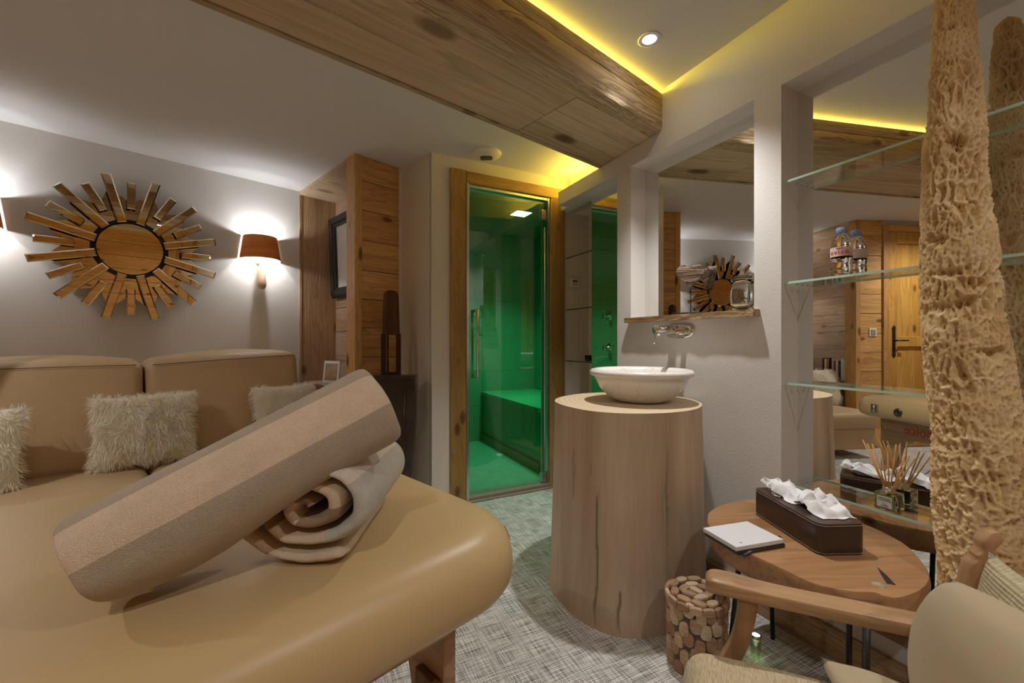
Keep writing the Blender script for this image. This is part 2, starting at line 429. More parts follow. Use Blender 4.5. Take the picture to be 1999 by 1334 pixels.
# painted return and alcove
SA = 1.558
struct('wall_return', MB().box(SA, SA+.09, 2.2385, 2.80, 0, 2.4), CREAM, A)
struct('wall_left', MB().box(-1.0, 1.235, 3.58, 3.7, 0, 2.4), WHITE, A)

def planks(parent, axis, u0, u1, z0, z1, pos, th, mat, pitch=.19, seed=1, grow=-1):
    """horizontal boards laid up a wall; axis 'x': boards run along x at depth y=pos; 'y': run along y at x=pos"""
    r = random.Random(seed); z = z0; k = 0
    while z < z1-.01:
        h = min(pitch*(1+.08*(r.random()-.5)), z1-z); e = r.random()*.003
        m = MB(); ln = u1-u0
        if axis == 'x': m.box(-ln/2, ln/2, min(0, grow*(th+e)), max(0, grow*(th+e)), .0022, h-.0022)
        else: m.box(-ln/2, ln/2, min(0, -grow*(th+e)), max(0, -grow*(th+e)), .0015, h-.0015)
        o = obj('plank', m, mat, parent, bevel=.0015)
        o.location = ((u0+u1)/2, pos, z) if axis == 'x' else (pos, (u0+u1)/2, z)
        if axis == 'y': o.rotation_euler.z = PI/2
        z += h; k += 1
# far alcove
al = struct('wall_alcove', MB().box(1.54, 1.60, 2.60, 3.7, 0, 2.4).box(1.235, 1.54, 3.62, 3.7, 0, 2.4).box(1.28, SA, 2.625, 2.70, 0, CEIL), WHITE, A)
planks(al, 'y', 2.72, 3.60, 0, 2.218, 1.54, .02, W_GREY, seed=3, grow=-1)
planks(al, 'x', 1.272, SA, 0, CEIL, 2.625, .02, W_PLANK, seed=4)
obj('side_board', MB().box(1.239, 1.52, 3.578, 3.62, 0, 2.218), W_GREYV, al, bevel=.002)
obj('edge_strip', MB().box(1.228, 1.243, 3.572, 3.62, 0, 2.218), W_GREYV, al)
obj('top_board', MB().box(1.228, 1.52, 2.72, 3.62, 2.218, 2.244), W_UNDER, al)
obj('post', MB().box(1.223, 1.272, 2.596, 2.718, 0, 2.244), W_POST, al, bevel=.002)
obj('side_board', MB().box(1.272, 1.52, 2.70, 2.718, 0, 2.218), W_GREYV, al)
obj('niche_shelf', MB().box(1.25, 1.52, 2.72, 3.578, .70, .73), W_GREY, al)
# near alcove (left of the camera; seen in the tall mirror), entrance wall, back walls
YN = 2.66
al2 = struct('wall_entrance', MB().box(-.95, -.90, 2.70, 3.7, 0, 2.4).box(-2.45, -1.755, YN+.02, YN+.1, 0, 2.4).box(-1.755, -.949, YN+.02, YN+.1, 2.14, 2.4).box(-.949, -.66, YN+.02, YN+.06, 0, 2.4), WHITE, A)
planks(al2, 'y', YN+.06, 3.58, 0, 2.218, -.90, .02, W_GREY, seed=5, grow=1)
planks(al2, 'x', -.895, -.66, 0, CEIL, YN+.02, .02, W_PLANK, seed=6)
planks(al2, 'x', -2.3, -1.82, 0, CEIL, YN+.02, .02, W_PLANK, seed=7)
obj('top_board', MB().box(-.88, -.6, YN+.06, 3.58, 2.218, 2.244), W_UNDER, al2)
obj('post', MB().box(-.66, -.61, YN-.004, YN+.12, 0, 2.244), W_POST, al2, bevel=.002)
obj('niche_shelf', MB().box(-.88, -.63, YN+.12, 3.578, .62, .65), W_GREY, al2)
for (a, b) in ((-.955, -.895), (-1.82, -1.76)):
    obj('door_post', MB().box(a, b, YN-.02, YN+.02, 0, 2.2), W_POST, al2, bevel=.002)
obj('door_head', MB().box(-1.76, -.955, YN-.02, YN+.02, 2.14, 2.2), W_PLANK, al2, bevel=.002)
dr = struct('door_1', MB().box(-1.757, -.958, YN+.012, YN+.04, .01, 2.138), W_DOOR, A)
for (a, b) in ((-1.757, -1.66), (-1.055, -.958)): obj('stile', MB().box(a, b, YN-.008, YN+.012, .01, 2.138), W_DOOR, dr, bevel=.003)
for (a, b) in ((2.02, 2.138), (1.0, 1.1), (.01, .16)): obj('rail', MB().box(-1.66, -1.055, YN-.008, YN+.012, a, b), W_DOOR, dr, bevel=.003)
hd = MB().box(-1.03, -1.0, YN-.014, YN-.006, .93, 1.17); hd.prism([(-1.03, 1.17), (-1.0, 1.17), (-.995, 1.185), (-1.015, 1.21), (-1.035, 1.185)], YN-.014, YN-.006, 'y'); hd.prism([(-1.035, .915), (-1.015, .89), (-.995, .915), (-1.0, .93), (-1.03, .93)], YN-.014, YN-.006, 'y')
hd.tube([(-1.015, YN-.01, 1.06), (-1.015, YN-.05, 1.06), (-1.13, YN-.05, 1.06)], .008, 8)
obj('handle', hd, BLACK, dr)
sw = thing('light_switch', 'square cream light switch on the planks beside the entrance door', 'switch', A, -.79, YN-.0, 1.14)
obj('plate', MB().box(-.04, .04, -.010, .0, -.04, .04), plain('switch_cream', (.75, .72, .6), .4), sw, bevel=.003)
obj('rocker', MB().box(-.022, .022, -.015, -.010, -.026, .026), plain('switch_grey', (.3, .3, .22), .4), sw, bevel=.002)
wb = struct('wall_back', MB().box(-2.42, -2.32, -1.7, YN+.05, 0, 2.45), WHITE, A)
wb2 = struct('wall_rear', MB().box(-2.4, 3.2, -1.62, -1.52, 0, 2.45), WHITE, A)
planks(wb2, 'x', -2.3, 3.0, 0, CEIL, -1.52, .02, W_PLANK, seed=8, grow=1)
for x in (-1.4, -.4, .95): obj('post', MB().box(x, x+.12, -1.50, -1.44, 0, CEIL), W_POST, wb2, bevel=.002)
planks(wb, 'y', -1.5, YN, 0, CEIL, -2.32, .02, W_PLANK, seed=9, grow=-1*-1)

# ================================================================== BEAM
bm_ = thing('ceiling_beam', 'massive aged wooden box beam crossing the ceiling to the basin wall', 'beam', M, 0, 0, 0)
def xe(y, c=1.735): return (c+.2464*y)/.9693
XB = -2.38
def beam_board(nm, y0, y1, z0, z1, xs, xe_=None, mat=W_BEAM, bev=.003, seed=0):
    """board with slightly wavy lower edge"""
    m = MB(); n = 70; e0, e1 = (xe(y0), xe(y1)) if xe_ is None else (xe_, xe_)
    secs = []
    for i in range(n+1):
        u = i/n; a = xs+(e0-xs)*u; b = xs+(e1-xs)*u
        wv = .004*noise.noise((a*3.1, seed*7.7, 0))+.0025*noise.noise((a*11, seed*3.3, 5))
        secs += [(a, y0+wv*.3, z0+wv), (b, y1, z0), (b, y1, z1), (a, y0+wv*.2, z1)]
    fs = []
    for i in range(n):
        for k in range(4): fs.append((i*4+k, (i+1)*4+k, (i+1)*4+(k+1) % 4, i*4+(k+1) % 4))
    fs += [(3, 2, 1, 0), (n*4, n*4+1, n*4+2, n*4+3)]
    fs = [tuple(reversed(f)) for f in fs]
    m.add(secs, fs, 0, False)
    return obj(nm, m, mat, bm_, clean=True)
# front face: two boards with an eased lower edge; underside boards; far edge strip
beam_board('plank', 1.139, 1.175, 2.2225, 2.281, XB, seed=1)
p_ = []
def lower(u, v):
    pr = [(1.215, 2.098), (1.175, 2.095), (1.152, 2.099), (1.141, 2.108), (1.138, 2.125), (1.137, 2.2175), (1.175, 2.2175)]
    k = v*(len(pr)-1); i = min(int(k), len(pr)-2); f = k-i
    y = pr[i][0]*(1-f)+pr[i+1][0]*f; z = pr[i][1]*(1-f)+pr[i+1][1]*f
    x = XB+(xe(y)-XB)*u
    wv = .006*noise.noise((x*2.6, z*3, 3))+.004*noise.noise((x*13, z*20, 8))
    s = max(0, 1-abs(v-.3)*2.6)
    return (x, y+wv*s, z+wv*.6*s)
obj('plank', MB().grid(lower, 220, 12), W_BEAM, bm_)
for k, (a, b, x0_, x1_) in enumerate(((1.216, 1.345, 1.383, None), (1.347, 1.475, 1.383, None), (1.477, 1.602, 1.383, None), (1.216, 1.41, XB, 1.38), (1.412, 1.602, -.4, 1.38), (1.412, 1.602, XB, -.404))):
    beam_board('plank', a, b, 2.0965+.0006*k, 2.12, x0_, x1_, W_UNDER, seed=4+k)
beam_board('edge_strip', 1.604, 1.628, 2.093, 2.25, XB, seed=12)
obj('core', MB().prism([(XB, 1.18), (xe(1.18), 1.18), (xe(1.6), 1.6), (XB, 1.6)], 2.125, 2.24), W_UNDER, bm_)
# yellow light strips
LED = emit('led_yellow', (1, .78, .06), 18)
st = obj('light_strip', MB().box(XB, xe(1.17)-.08, 1.178, 1.184, 2.2815, 2.296), LED, None, M); tag(st, 'glowing yellow strip of light between the beam and ceiling', 'light strip')
LED2 = emit('led_yellow_soft', (1, .72, .06), 22)
st = obj('light_strip', MB().box(xa0-.1, xa1-.04, 1.69, 1.70, BEAM_Z+.001, BEAM_Z+.012), LED2, None, B); tag(st, 'yellow light strip hidden on the ledge above the narrow mirror', 'light strip')

# ================================================================== SHOWER DOOR AND CABIN
df = thing('door_frame', 'rough wooden frame around the green glass shower door', 'door frame', D, xl, 2.615, 0)
ox = xl
def d(px): return D.X(px, 2.595)-ox
fx0, fx1 = d(880), D.X(1103, 2.595)-ox
ixl, ixr = 0.0, xr-ox
def rough_post(x0, x1, z0, z1, name, mat, y0=-.022, y1=.10, hor=False):
    m = MB(); n = 60
    def fn(u, v):
        a = [(x0, y1), (x0, y0), (x0, y0), (x1, y0), (x1, y0), (x1, y1)]
        k = [0, .2, .2, .8, .8, 1]; i = max(j for j in range(5) if k[j] <= u+1e-9 and k[j+1] > k[j]) if u < 1 else 4
        f = (u-k[i])/(k[i+1]-k[i]) if k[i+1] > k[i] else 0
        x = a[i][0]*(1-f)+a[i+1][0]*f; y = a[i][1]*(1-f)+a[i+1][1]*f; z = z0+(z1-z0)*v
        w1 = .0025*noise.noise((x*4, z*5, 2)); return (x+w1, y+w1, z)
    if not hor: m.box(x0, x1, y0, y1, z0, z1)
    else: m.box(x0, x1, y0, y1, z0, z1)
    return obj(name, m, mat, df, bevel=.005, bseg=2)
rough_post(fx0, ixl, 0, 2.165, 'frame_post', W_FRAMEV)
rough_post(ixr, fx1, 0, 2.085, 'frame_post', W_FRAMEV)
rough_post(ixl+.002, fx1, 2.085, 2.16, 'lintel', W_FRAMEH)
obj('metal_channel', MB().box(ixl, ixl+.018, -.026, .05, 0, 2.082).box(ixl, ixl+.018, .0, .03, 0, 2.082), STEEL, df, bevel=.001)
obj('metal_channel', MB().box(ixl, ixr, -.005, .03, 2.064, 2.084), STEEL, df, bevel=.001)
obj('metal_channel', MB().box(ixr-.016, ixr, -.01, .03, 0, 2.082), STEEL, df, bevel=.001)
obj('threshold', MB().box(ixl-.01, ixr+.02, -.045, .1, 0, .012).box(ixl-.01, ixr+.02, -.02, .1, .012, .03), plain('stone_threshold', srgb(150, 135, 118), .45), df, bevel=.003)
gd = thing('shower_door', 'tall glass shower door glowing green with a long steel handle', 'door', D, xl, 2.632, 0)
DG = thin_glass('green_door_glass', (.62, .84, .70), 1.5, boost=2.2)
obj('glass_pane', MB().box(.022, ixr-.03, 0, .008, .034, 2.055), DG, gd)
hx = D.X(931, 2.6)-ox
z0, z1 = D.Z(931, 738, 2.60), D.Z(931, 607, 2.60)
h = MB()
for yy in (-.045, .05):
    h.tube([(hx, yy, z0-.01), (hx, yy, z1+.01)], .009, 12)
for z in (z0, z1): h.tube([(hx, -.045, z), (hx, .05, z)], .011, 12)
obj('handle', h, plain('warm_steel', (.72, .65, .5), .22, 1), gd)
for z in (D.Z(1070, 420, 2.61), .07):
    obj('hinge', MB().box(ixr-.06, ixr-.02, -.012, .02, z-.035, z+.035), STEEL, gd, bevel=.003)
obj('pivot_rod', MB().tube([(ixr-.03, -.004, .1), (ixr-.03, -.004, D.Z(1070, 445, 2.61))], .006, 8), STEEL, gd)

def tiles_mat(name, col):
    m, nt = new_mat(name)
    p = N(nt, 'ShaderNodeBsdfPrincipled', i_Roughness=.25); p.inputs['Base Color'].default_value = c4(col)
    out(nt, p); return m
GT = tiles_mat('green_lit_tile', (.035, .34, .17)); GTF = tiles_mat('green_lit_floor', (.12, .42, .26)); GTC = tiles_mat('shower_ceiling', (.03, .24, .13))  # the cabin's green light is put into these surface colours
DB = 4.11
# cabin side walls run in the basin-wall direction
s1 = struct('wall_shower_back', MB().box(.35, 4.2, DB+.012, DB+.12, 0, 2.4), GTC, D)
cl, cr = .80, 2.279
s2 = struct('wall_shower_left', MB().box(-4.9, -2.65, cl-.1, cl-.012, 0, 2.4), GTC, B)
s3 = struct('wall_shower_right', MB().box(-5.3, -2.2, cr+.012, cr+.1, 0, 2.4), GTC, B)
struct('ceiling_shower', MB().box(.80, 3.3, 2.735, DB+.01, 2.19, 2.25), GTC, D)
struct('floor_shower', MB().box(.5, 3.3, 2.735, DB+.01, 0.0, .012), GTF, D)
# large wall tiles, one by one
tm = MB().box(.0015, .5985, -.0, .012, .0015, .2985); 
def tile_run(parent, x0, x1, y, flip, w_=.6, h_=.365):
    x = x0
    while x < x1-.02:
        ww = min(w_, x1-x); z = .012
        while z < 2.18:
            hh = min(h_, 2.19-z)
            o = obj('tile', MB().box(.001, ww-.001, 0, .012, .001, hh-.001), GT, parent, bevel=.001); o.location = (x, y, z); z += hh
        x += ww
tile_run(s1, .55, 2.95, DB, 0)
tile_run(s3, -4.75, -3.0, cr, 0)
# left cabin wall tiles face the other way
for x in (-4.7, -4.1, -3.5):
    z = .012
    while z < 2.18:
        hh = min(.365, 2.19-z); obj('tile', MB().box(x+.001, x+.599, cl-.012, cl, z+.001, z+hh-.001), GT, s2); z += hh
bn = thing('shower_bench', 'tiled bench with green light in its colour inside the shower cabin', 'bench', B, -3.9, 1.64, 0)
xbl = B.l(-.266, 4.38)[0]+3.9
obj('bench_front', MB().box(-.25, .98, 0.02, .63, .012, .49), GT, bn)
obj('bench_top', MB().box(-.25, .98, -.005, .63, .49, .528), tiles_mat('green_lit_bench_top', (.04, .42, .2)), bn, bevel=.004)  # green light painted into the bench top as well
obj('plinth_strip', MB().box(-.25, .98, -.006, .02, .012, .09), plain('bench_plinth', srgb(110, 120, 60), .5), bn)
lp = thing('ceiling_light_panel', 'square white light panel in the shower cabin ceiling', 'light', D, D.l(.08, 3.77)[0], D.l(.08, 3.77)[1], 2.19)
obj('frame', MB().box(-.085, .085, -.085, .085, -.008, 0), STEEL, lp)
obj('diffuser', MB().box(-.07, .07, -.07, .07, -.010, -.008), emit('panel_light', (.75, 1, .9), 5), lp)
dn = obj('floor_drain', MB().cyl(.03, .012, .016, 24), plain('drain', (.8, .8, .75), .3, .3)); dn.location = (-.115, 3.9, 0); tag(dn, 'small round drain in the shower cabin floor', 'drain')
# ================================================================== CEILING FITTINGS
def downlight(x, y, z, label):
    t = thing('basin_and_fill_spot', label, 'spotlight', W0, x, y, z, group=None)
    obj('ring', MB().lathe([(.028, 0), (.045, -.001), (.046, -.004), (.043, -.006), (.028, -.003)], 32), plain('white_ring', (.8, .8, .8), .3), t)
    obj('bulb_glass', MB().lathe([(0, -.004), (.028, -.003)], 24), emit('spot_glow', (1, .97, .93), 40), t)
LB = ['bright round spotlight in the ceiling above the basin', 'unseen fill spotlight added in the ceiling above the armchair', 'unseen fill spotlight added in the ceiling behind the massage table', 'unseen fill spotlight added in the ceiling by the planked rear wall', 'unseen fill spotlight added in the lower ceiling near the entrance door']
for (x, y, z, pw), lb in zip(SPOTS, LB): downlight(x, y, z, lb)  # only the basin fixture is real, the others are added for fill
vt = thing('air_vent', 'round cream slotted air vent on the ceiling above the shower door', 'vent', W0, -.161, 2.69, CEIL)
CRM = plain('vent_plastic', (.8, .74, .6), .45)
obj('dish', MB().lathe([(.093, 0), (.095, -.006), (.09, -.014), (.072, -.026), (.05, -.036), (0, -.04)], 40), CRM, vt)
for k, y in enumerate((-.032, -.016, 0, .016)):
    hw = .042-.3*abs(y+.008)
    pts = [(x*hw, y-.006*(1-x*x), -.0405+.002*x*x) for x in [i/6-1 for i in range(13)]]
    obj('slot', MB().tube(pts, .0032, 6), plain('slot_dark', (.12, .1, .06), .6), vt)

# ================================================================== SUNBURST MIRROR
sx, sz = A.on(256, 487, 3.53)
SB_M = mirror('bronze_mirror', (.80, .69, .52))
SB_K = plain('black_lacquer', (.012, .011, .01), .25)
sb = thing('sunburst_mirror', 'large round sunburst mirror of narrow radiating strips on the white wall above the sofa', 'mirror', A, sx, 3.572, sz, rx=.045)
def pol(r, a): return (r*math.sin(a), r*math.cos(a))
obj('backing_ring', MB().lathe([(.13, 0), (.235, 0), (.235, .028), (.13, .028)], 48), SB_K, sb, rot=(PI/2, 0, 0))
oc = [pol(.155, 2*PI*k/48) for k in range(48)]
obj('mirror_disc', MB().prism(list(reversed(oc)), -.036, -.030, 'y'), SB_M, sb)
for k in range(24):
    a = k*PI/12; a2 = a+PI/24
    tip = .375 if k % 2 else .35
    a2 = a; ps = [pol(.20, a2-.26), pol(.285, a2-.255), pol(.385, a2), pol(.285, a2+.255), pol(.20, a2+.26)]
    if k % 2: obj('spike', MB().prism(list(reversed(ps)), -.016, -.010, 'y'), SB_M, sb)
for k in range(12):
    a = k*PI/6; ps = [pol(.185, a-.2), pol(.235, a-.2), pol(.24, a), pol(.235, a+.2), pol(.185, a+.2), pol(.182, a)]
    obj('ring_segment', MB().prism(list(reversed(ps)), -.030, -.026, 'y'), SB_M, sb, rot=None)
for k in range(24):
    lng = k % 2 == 1; a = k*PI/12
    r0, r1, hw, y0 = (.162, .445, .0225, -.062) if lng else (.245, .405, .021, -.052)
    m = MB(); bv = .006; th = .016
    # block with a chamfered mirror face
    o_ = [(-hw, r0), (hw, r0), (hw, r1), (-hw, r1)]; i_ = [(-hw+bv, r0+bv), (hw-bv, r0+bv), (hw-bv, r1-bv), (-hw+bv, r1-bv)]
    vs = [(x, th, z) for x, z in o_]+[(x, .004, z) for x, z in o_]+[(x, 0, z) for x, z in i_]
    m.add(vs, [(0, 3, 2, 1)]+[(i, (i+1) % 4, 4+(i+1) % 4, 4+i) for i in range(4)], 1)
    m.add(vs, [(4+i, 4+(i+1) % 4, 8+(i+1) % 4, 8+i) for i in range(4)]+[(8, 9, 10, 11)], 0)
    me = m.mesh('strip', [SB_M, SB_K])
    o = obj('mirror_strip', me, None, sb); o.location = (0, y0, 0); o.rotation_euler = (.02+(.05 if lng else 0)*0, a, 0)
# arms hold strips off the wall
for k in range(24):
    a = k*PI/12; q = pol(.3, a)
    obj('bracket_pin', MB().tube([(q[0], -.001, q[1]), (q[0], -.042, q[1])], .006, 6), SB_K, sb)

# ================================================================== WALL LAMPS
def shade_mat():
    m, nt = new_mat('veneer_shade')
    p = N(nt, 'ShaderNodeBsdfPrincipled', i_Roughness=.5)
    tc = N(nt, 'ShaderNodeTexCoord'); mp = N(nt, 'ShaderNodeMapping'); mp.inputs['Scale'].default_value = (3, 3, 60)
    L(nt, tc, 'Object', mp, 'Vector'); n = N(nt, 'ShaderNodeTexNoise', i_Scale=1.0, i_Detail=3.0); L(nt, mp, 0, n, 'Vector')
    r = ramp(nt, [(.3, (.92, .46, .18)), (.7, (1.0, .64, .32))]); L(nt, n, 0, r, 0); L(nt, r, 0, p, 'Base Color')
    t = N(nt, 'ShaderNodeBsdfTranslucent'); L(nt, r, 0, t, 0)
    mx = N(nt, 'ShaderNodeMixShader', i_0=.8); L(nt, p, 0, mx, 1); L(nt, t, 0, mx, 2); out(nt, mx); return m
SH = shade_mat(); SHI = plain('shade_lining', (.8, .72, .62), .6); STEM = plain('pale_turned_wood', srgb(205, 175, 150), .45)
def sconce(s, label):
    t = thing('wall_lamp', label, 'lamp', A, s, 3.58, EYE)
    m = MB(); zb, zt, rb, rt_ = .605, .775, .135, .112
    # half-round shade, open top and bottom
    for (k, mi) in ((0, 0), (.0015, 1)):
        pr = [(rb-k, zb), (rt_-k, zt)]
        m.lathe(pr if mi == 0 else pr[::-1], 32, (0, -.008, 0), mi, True, PI, 2*PI, sy=1.18)
    obj('shade', m, [SH, SHI], t)
    m = MB().lathe([(0, .385), (.018, .39), (.027, .405), (.030, .425), (.027, .46), (.021, .52), (.017, .58), (.014, .64), (.0, .64)], 20, (0, -.055, 0))
    obj('stem', m, STEM, t)
    m = MB().lathe([(.0, 0), (.030, .0), (.032, .01), (.02, .014), (0, .014)], 20); o = obj('wall_plate', m, STEM, t, rot=(PI/2, 0, 0)); o.location = (0, 0, .60)
    obj('bracket', MB().tube([(0, -.012, .60), (0, -.055, .585)], .008, 8), STEM, t)
sconce(LAMPS[0][0], 'wall lamp with orange veneer half shade, next to the wooden alcove')
sconce(LAMPS[1][0], 'matching orange wall lamp at the bookshelf end of the sofa')

# ================================================================== SOFA
LEA = plain('tan_leather', srgb(192, 164, 126), .48, bump=.12, bscale=220, var=.05, vscale=3, spec=.4, bdist=.002)
STITCH = plain('dark_stitch', srgb(60, 48, 38), .8)
S0, S1 = -.50, 1.03; SM = .247
sf = thing('sofa', 'low tan leather sofa under the sunburst mirror', 'sofa', A, 0, 0, 0)
obj('base', MB().rbox(S0+.02, S1-.02, 2.32, 3.5, .08, .27, .02), LEA, sf)
obj('back_frame', MB().rbox(S0, S1-.01, 3.28, 3.56, .1, .86, .05), LEA, sf)
def cushion(name, x0, x1, y0, y1, z0, z1, puff=.02, parent=None, mat=LEA, lean=0, sag=0, seed=0, dz1=0, r=.05):
    """upholstered block: rounded, slightly swollen faces with soft creases"""
    m = MB(); n = 26; q = 4.5
    cx, cy, cz = (x0+x1)/2, (y0+y1)/2, (z0+z1)/2; hx, hy, hz = (x1-x0)/2, (y1-y0)/2, (z1-z0)/2
    def sgn(v): return 1 if v >= 0 else -1
    faces = [((1,0,0),(0,1,0),(0,0,1)), ((-1,0,0),(0,-1,0),(0,0,1)), ((0,1,0),(-1,0,0),(0,0,1)), ((0,-1,0),(1,0,0),(0,0,1)), ((0,0,1),(1,0,0),(0,1,0)), ((0,0,-1),(1,0,0),(0,-1,0))]
    for nn, uu, vv in faces:
        nn, uu, vv = Vector(nn), Vector(uu), Vector(vv)
        def fn(u, v):
            a = math.sin((u-.5)*PI)*1.0 if False else (u*2-1); b = v*2-1
            a = sgn(a)*(1-(1-abs(a))**1.8); b = sgn(b)*(1-(1-abs(b))**1.8)
            c = nn+uu*a+vv*b
            # round the corners in metric space
            P = Vector((c.x*hx, c.y*hy, c.z*hz))
            I = Vector((max(-hx+r, min(hx-r, P.x)), max(-hy+r, min(hy-r, P.y)), max(-hz+r, min(hz-r, P.z))))
            d_ = P-I
            if d_.length > r: d_ = d_.normalized()*r
            P = I+d_
            k = (1-(P.x/hx)**2)*(1-(P.z/hz)**2)
            P.y += (-puff*k if P.y < 0 else 0)
            k2 = (1-(P.x/hx)**2)*(1-(P.y/hy)**2)
            P.z += (puff*k2 if P.z > 0 else 0) + dz1*(P.x/hx)*(1 if P.z > 0 else 0)
            P.z -= sag*abs(P.y/hy)*(1 if P.z > 0 else 0)*0
            w_ = noise.noise(Vector((P.x*9+seed, P.y*9, P.z*5)))*.006*(abs(P.x/hx)**3+.15)
            P.y += lean*(P.z/hz) + w_; P.z += w_*.6
            return (cx+P.x, cy+P.y, cz+P.z)
        m.grid(fn, n, n)
    o = obj(name, m, mat, parent, clean=True)
    return o
for i, (a, b, dz) in enumerate(((S0, SM-.004, .002), (SM+.004, S1, .018))):
    cushion('back_cushion', a, b, 2.98, 3.34, .40, .945+i*.018, .035, sf, lean=.05, seed=i*9, dz1=dz)
    cushion('seat_cushion', a, b, 2.30, 3.12, .26, .415, .012, sf, seed=4+i*9, r=.045)
    # top seam
    pts = []
    for k in range(41):
        u = k/40; x = a+.03+(b-a-.06)*u; hz = .2725
        pts.append((x, 2.962+.055+.0015*noise.noise((x*20, 0, i)), .922+i*.018+dz*(2*u-1)+.003*math.sin(u*3)))
    obj('stitching', MB().tube(pts, .0018, 5), STITCH, sf)

# fur cushions
def fur_mat(c): 
    m, nt = new_mat('cream_fur'); p = N(nt, 'ShaderNodeBsdfPrincipled', i_Roughness=.8); p.inputs['Base Color'].default_value = c4(c)
    p.inputs['Specular IOR Level'].default_value = .15; p.inputs['Sheen Weight'].default_value = .3
    t = N(nt, 'ShaderNodeBsdfTranslucent'); t.inputs[0].default_value = c4(c); mx = N(nt, 'ShaderNodeMixShader', i_0=.3); L(nt, p, 0, mx, 1); L(nt, t, 0, mx, 2); out(nt, mx); return m
FUR = fur_mat(srgb(252, 246, 232))
def fur_cushion(label, s, y, z, w, h, rx, rz, seed, n=9000):
    t = thing('fur_cushion', label, 'cushion', A, s, y, z, rz=rz, rx=rx, group=None)
    pm = MB().pillow(w, h, .15, 22, .42)
    pad = obj('cover', pm, FUR, t, clean=True)
    r = random.Random(seed); m = MB()
    P0 = MB().pillow(w, h, .15, 60, .42)
    fs = P0.f
    for k in range(n):
        f = fs[r.randrange(len(fs))]
        a, b, c, d_ = [Vector(P0.v[i]) for i in f]
        u, v = r.random(), r.random()
        p = (a*(1-u)+b*u)*(1-v)+(d_*(1-u)+c*u)*v
        nn = (b-a).cross(d_-a)
        if nn.length < 1e-10: continue
        nn.normalize()
        edge = max(abs(p.x)/(w/2), abs(p.z)/(h/2))
        if edge < .9 and p.y > 0: continue
        q = Vector((noise.noise(p*14+Vector((seed, 0, 0))), -.0, noise.noise(p*14+Vector((0, seed, 9)))))
        g = (nn*.8+q*1.6+Vector((0, 0, -.55))+Vector((r.gauss(0, .22), r.gauss(0, .22), r.gauss(0, .22))))
        g.normalize(); ln = .022+.020*r.random()
        sd = g.cross(Vector((r.random()-.5, r.random()-.5, r.random()-.5))).normalized()*.0013
        mid = p+g*ln*.55+nn*.001; tip = p+g*ln+Vector((0, 0, -.22*ln))+nn*.002
        m.add([p-sd, p+sd, mid+sd*.8, mid-sd*.8, tip], [(0, 1, 2, 3), (3, 2, 4)], 0, True)
    o = obj('fur', m, FUR, t); o['kind'] = 'stuff'
cA = A.on(285, 912, 2.84)[0]
fur_cushion('shaggy cream fur cushion standing where the two sofa cushions meet', cA+.0, 2.86, .60, .40, .355, .0-.20, -.06, 3, 15000)
xx = A.on(490, 850, 2.9)[0]
fur_cushion('cream fur cushion at the alcove end of the sofa, partly behind the towels', xx+.19, 2.87, .60, .38, .36, -.2, .1, 5, 8000)
xx = A.on(38, 850, 2.8)[0]
fur_cushion('cream fur cushion at the bookshelf end of the sofa, cut by the photo edge', xx-.185, 2.80, .59, .40, .36, -.2, -.15, 8, 8000)

# ================================================================== ALCOVE THINGS
pf = thing('picture_frame', 'black moulded picture frame hanging in the wooden alcove behind the post', 'picture', A, 1.52, 3.31, EYE+.69, rz=-PI/2, rx=.035)
FR = plain('black_frame', (.03, .032, .03), .3)
W_, H_ = .50, .66
for (a, b, c_, d_) in ((-W_/2, W_/2, H_/2-.08, H_/2), (-W_/2, W_/2, -H_/2, -H_/2+.08)):
    obj('frame_rail', MB().box(a, b, -.055, -.01, c_, d_).box(a+.012, b-.012, -.068, -.05, c_+.018 if c_ > 0 else c_+.012, d_-.012 if c_ > 0 else d_-.018), FR, pf, bevel=.006)
for s in (-1, 1):
    a, b = sorted((s*W_/2, s*(W_/2-.08)))
    obj('frame_stile', MB().box(a, b, -.055, -.01, -H_/2, H_/2).box(a+.014, b-.014, -.068, -.05, -H_/2+.014, H_/2-.014), FR, pf, bevel=.006)
obj('picture_mat', MB().box(-W_/2+.07, W_/2-.07, -.03, -.022, -H_/2+.07, H_/2-.07), plain('mat_board', (.62, .6, .56), .7), pf)
ph = thing('framed_photo', 'small white framed photo on the alcove shelf', 'photo', A, 1.36, 3.42, .81, rz=-1.25, rx=-.12)
ph.location = A.w(1.36, 3.30, .73)
obj('frame', MB().box(-.085, .085, -.005, .005, 0, .17), plain('white_frame', (.75, .73, .7), .5), ph, bevel=.002)
obj('print', MB().box(-.065, .065, -.0065, -.005, .02, .15), plain('beige_print', srgb(170, 140, 110), .5, var=.3, vscale=20), ph)

DARK = wood('old_dark_wood', srgb(92, 56, 30), srgb(42, 22, 12), 'z', 1.0, .28, bump=.3)
DK2 = plain('blackened_wood', srgb(52, 40, 30), .32, var=.5, vscale=9, bump=.3, bscale=20)
pxo = A.l(-.735, 2.66)
pt = thing('antique_wooden_tool', 'tall dark wooden antique with rounded slotted handle against the planks', 'antique', W0, -.765, 2.69, 0, rz=.12)
